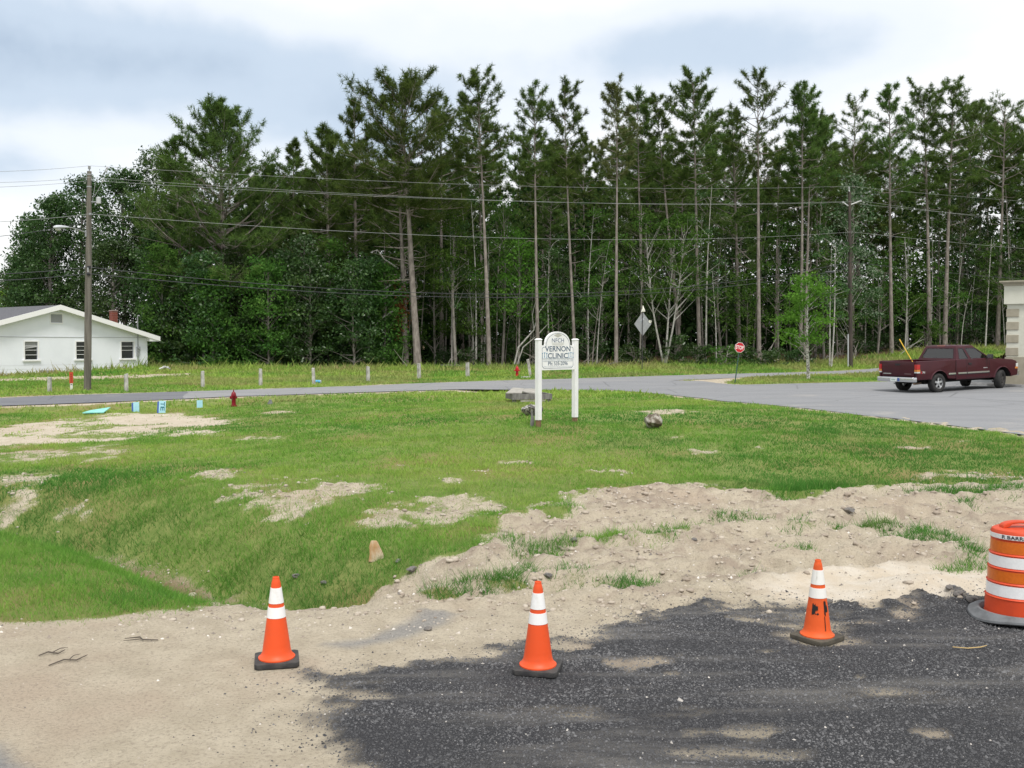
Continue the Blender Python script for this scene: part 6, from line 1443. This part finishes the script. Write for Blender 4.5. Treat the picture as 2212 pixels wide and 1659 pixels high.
stp_ = [stem_mesh(500 + i, (9, 11, 8, 13, 7, 10)[i], (.075, .09, .06, .10, .05, .08)[i], (.3, -.4, .9, .2, -1.2, -.1)[i], (12, 14, 9, 12, 8, 10)[i]) for i in range(6)]
white_x = [975, 982, 1022, 1030, 1040, 1046, 1190, 1270, 1290, 1523, 1547, 1790, 1795, 1955, 1893, 2062, 2075, 2010, 2098, 2128, 2170, 2190, 2045, 1868]
for i in range(92):
    wht = i < len(white_x); px = white_x[i] if wht else 820 + (2230 - 820) * (i * .7548 % 1); d = rr_.uniform(80, 86) if wht else rr_.uniform(82, 112)
    if px > 1850: d += 14
    tm, cm = stp_[i % 6]; o = tree_obj('thin_tree', place(px, d), tm, cm, None, None, 'pale slender stem at the front of the wood' if wht else 'thin grey stem deeper among the pine trunks', SG, rr_.uniform(0, 6.28), (1, 1, rr_.uniform(.75, 1.35)))
    for ch in o.children:
        if not ch.data.materials: ch.data.materials.append(bark_w if ch.name.startswith('trunk') else L_mid)
        ch.material_slots[0].link = 'OBJECT'; ch.material_slots[0].material = (bark_w if wht else (bark_g if i % 2 else bark_p)) if ch.name.startswith('trunk') else (L_mid if i % 3 else L_dark)
    o.rotation_euler.x = R(rr_.uniform(-3, 3)); o.rotation_euler.y = R(rr_.uniform(-4, 4))
# ---- the depth of the wood: undergrowth and far foliage as one mass
rg = np.random.default_rng(9); n = 118000
x = rg.uniform(-37, 108, n); dd = rg.uniform(14, 62, n); yb = np.interp(x, TREE_LINE[:, 0], TREE_LINE[:, 1]) + dd
clm = fbm(x * .35, yb * .35, 120, 3); hz_ = 15.0 * rg.random(n) ** 1.05 * (.6 + .9 * clm)
zz_ = bil(GZ, x, yb) + hz_; P = np.column_stack([x, yb, zz_]); V, F, T = leaves(P, np.where(hz_ < 8, .85, .55), rg, np.clip(rg.normal(.4, .2, n), 0, 1))
tag(obj('woodland_foliage', npmesh('woodland_foliage', V, F, {'tint': T}), leafmat('deep_wood_shade_leaves', (.014, .034, .011), (.026, .056, .016), (.045, .082, .022), .3, .0)), 'dark foliage filling the depth of the wood', 'woodland', kind='stuff')  # leaf colour darkened to stand in for shade inside the wood
# brush, fallen sticks and reeds at the foot of the wood
for i in range(46):
    px = rr_.uniform(840, 2150); 
    x0 = (px - 1106) / FPX * 80; bl_ = float(np.interp((px - 1106) / FPX * 88, TREE_LINE[:, 0], TREE_LINE[:, 1])); d = bl_ + rr_.uniform(-1.5, 5); p = place(px, d); L = rr_.uniform(.8, 3.2); a = rr_.uniform(0, 6.28); e = rr_.uniform(.05, .9)
    dv = Vector((math.cos(a) * math.cos(e), math.sin(a) * math.cos(e), math.sin(e))) * L; m_ = MB().tube([Vector((0, 0, -.1)), dv * .5 + Vector((rr_.uniform(-.2, .2), 0, rr_.uniform(0, .3))), dv], [.045, .035, .015], 5)
    m_.tube([dv * .5, dv * .7 + Vector((.3, .1, .35)), dv * .8 + Vector((.5, .1, .7))], [.025, .018, .008], 4); o = tag(m_.build('fallen_branch', bark_w if i % 3 == 0 else bark_g, smooth=60), 'dead branch lying in the brush at the foot of the wood', 'branch', 'dead branches at the foot of the wood'); o.location = p
# leaning pale forked sapling beside the bright red hydrant, drooping dead limbs and vines on the old pine
p = place(1108, 80.5); o = empty('leaning_sapling', p, 0, 'pale leaning forked sapling behind the bright red hydrant', 'tree'); k = PX(1, 80.5)
MB().tube([(0, 0, -.2), (12 * k, 0, 45 * k), (45 * k, .3, 82 * k), (56 * k, .4, 120 * k), (78 * k, .6, 150 * k)], [.09, .08, .06, .045, .02], 7).tube([(45 * k, .3, 82 * k), (42 * k, .2, 115 * k), (52 * k, 0, 160 * k)], [.05, .035, .015], 6).build('trunk', bark_w, o, smooth=60)
MB().tube([(5 * k, -.1, -.2), (22 * k, -.1, 45 * k), (52 * k, 0, 70 * k), (75 * k, .2, 95 * k)], [.06, .055, .045, .02], 6).build('second_stem', bark_w, o, smooth=60)
rg = np.random.default_rng(4); P = np.concatenate([rg.normal(0, .35, (60, 3)) + np.array(q) for q in ((78 * k, .6, 150 * k), (52 * k, 0, 160 * k), (60 * k, 0, 120 * k), (75 * k, .2, 98 * k))]); V, F, T = leaves(P, .2, rg, np.clip(rg.normal(.5, .2, len(P)), 0, 1)); obj('crown', npmesh('crown', V, F, {'tint': T}), L_mid, o)
op_ = proto[2][0]; pb = op_.location; k = PX(1, 80)
def loc_(px, py, dy=0): return at(px, py, 80 + dy) - pb
for pts_, r_ in (([(868, 660), (820, 690), (800, 720), (800, 700)], .09), ([(860, 580), (830, 560), (815, 540), (800, 545)], .08), ([(866, 600), (830, 625), (790, 640), (740, 650)], .09), ([(872, 620), (840, 640), (800, 655), (795, 672)], .07)):
    q_ = [loc_(a, c, -.5 - .4 * i) for i, (a, c) in enumerate(pts_)]; q_[0] = loc_(*pts_[0]); MB().tube(q_, [r_, r_ * .8, r_ * .55, r_ * .25], 7).build('dead_limb', bark_w, op_, smooth=60)
P = np.concatenate([np.array(loc_(868 + rg.normal(0, 9), 660 + rg.normal(0, 38), -.5))[None] + rg.normal(0, .2, (14, 3)) for _ in range(26)]); V, F, T = leaves(P, .26, rg, rg.random(len(P)), 0); obj('dead_vine', npmesh('dead_vine', V, F, {'tint': T}), L_rust, op_)
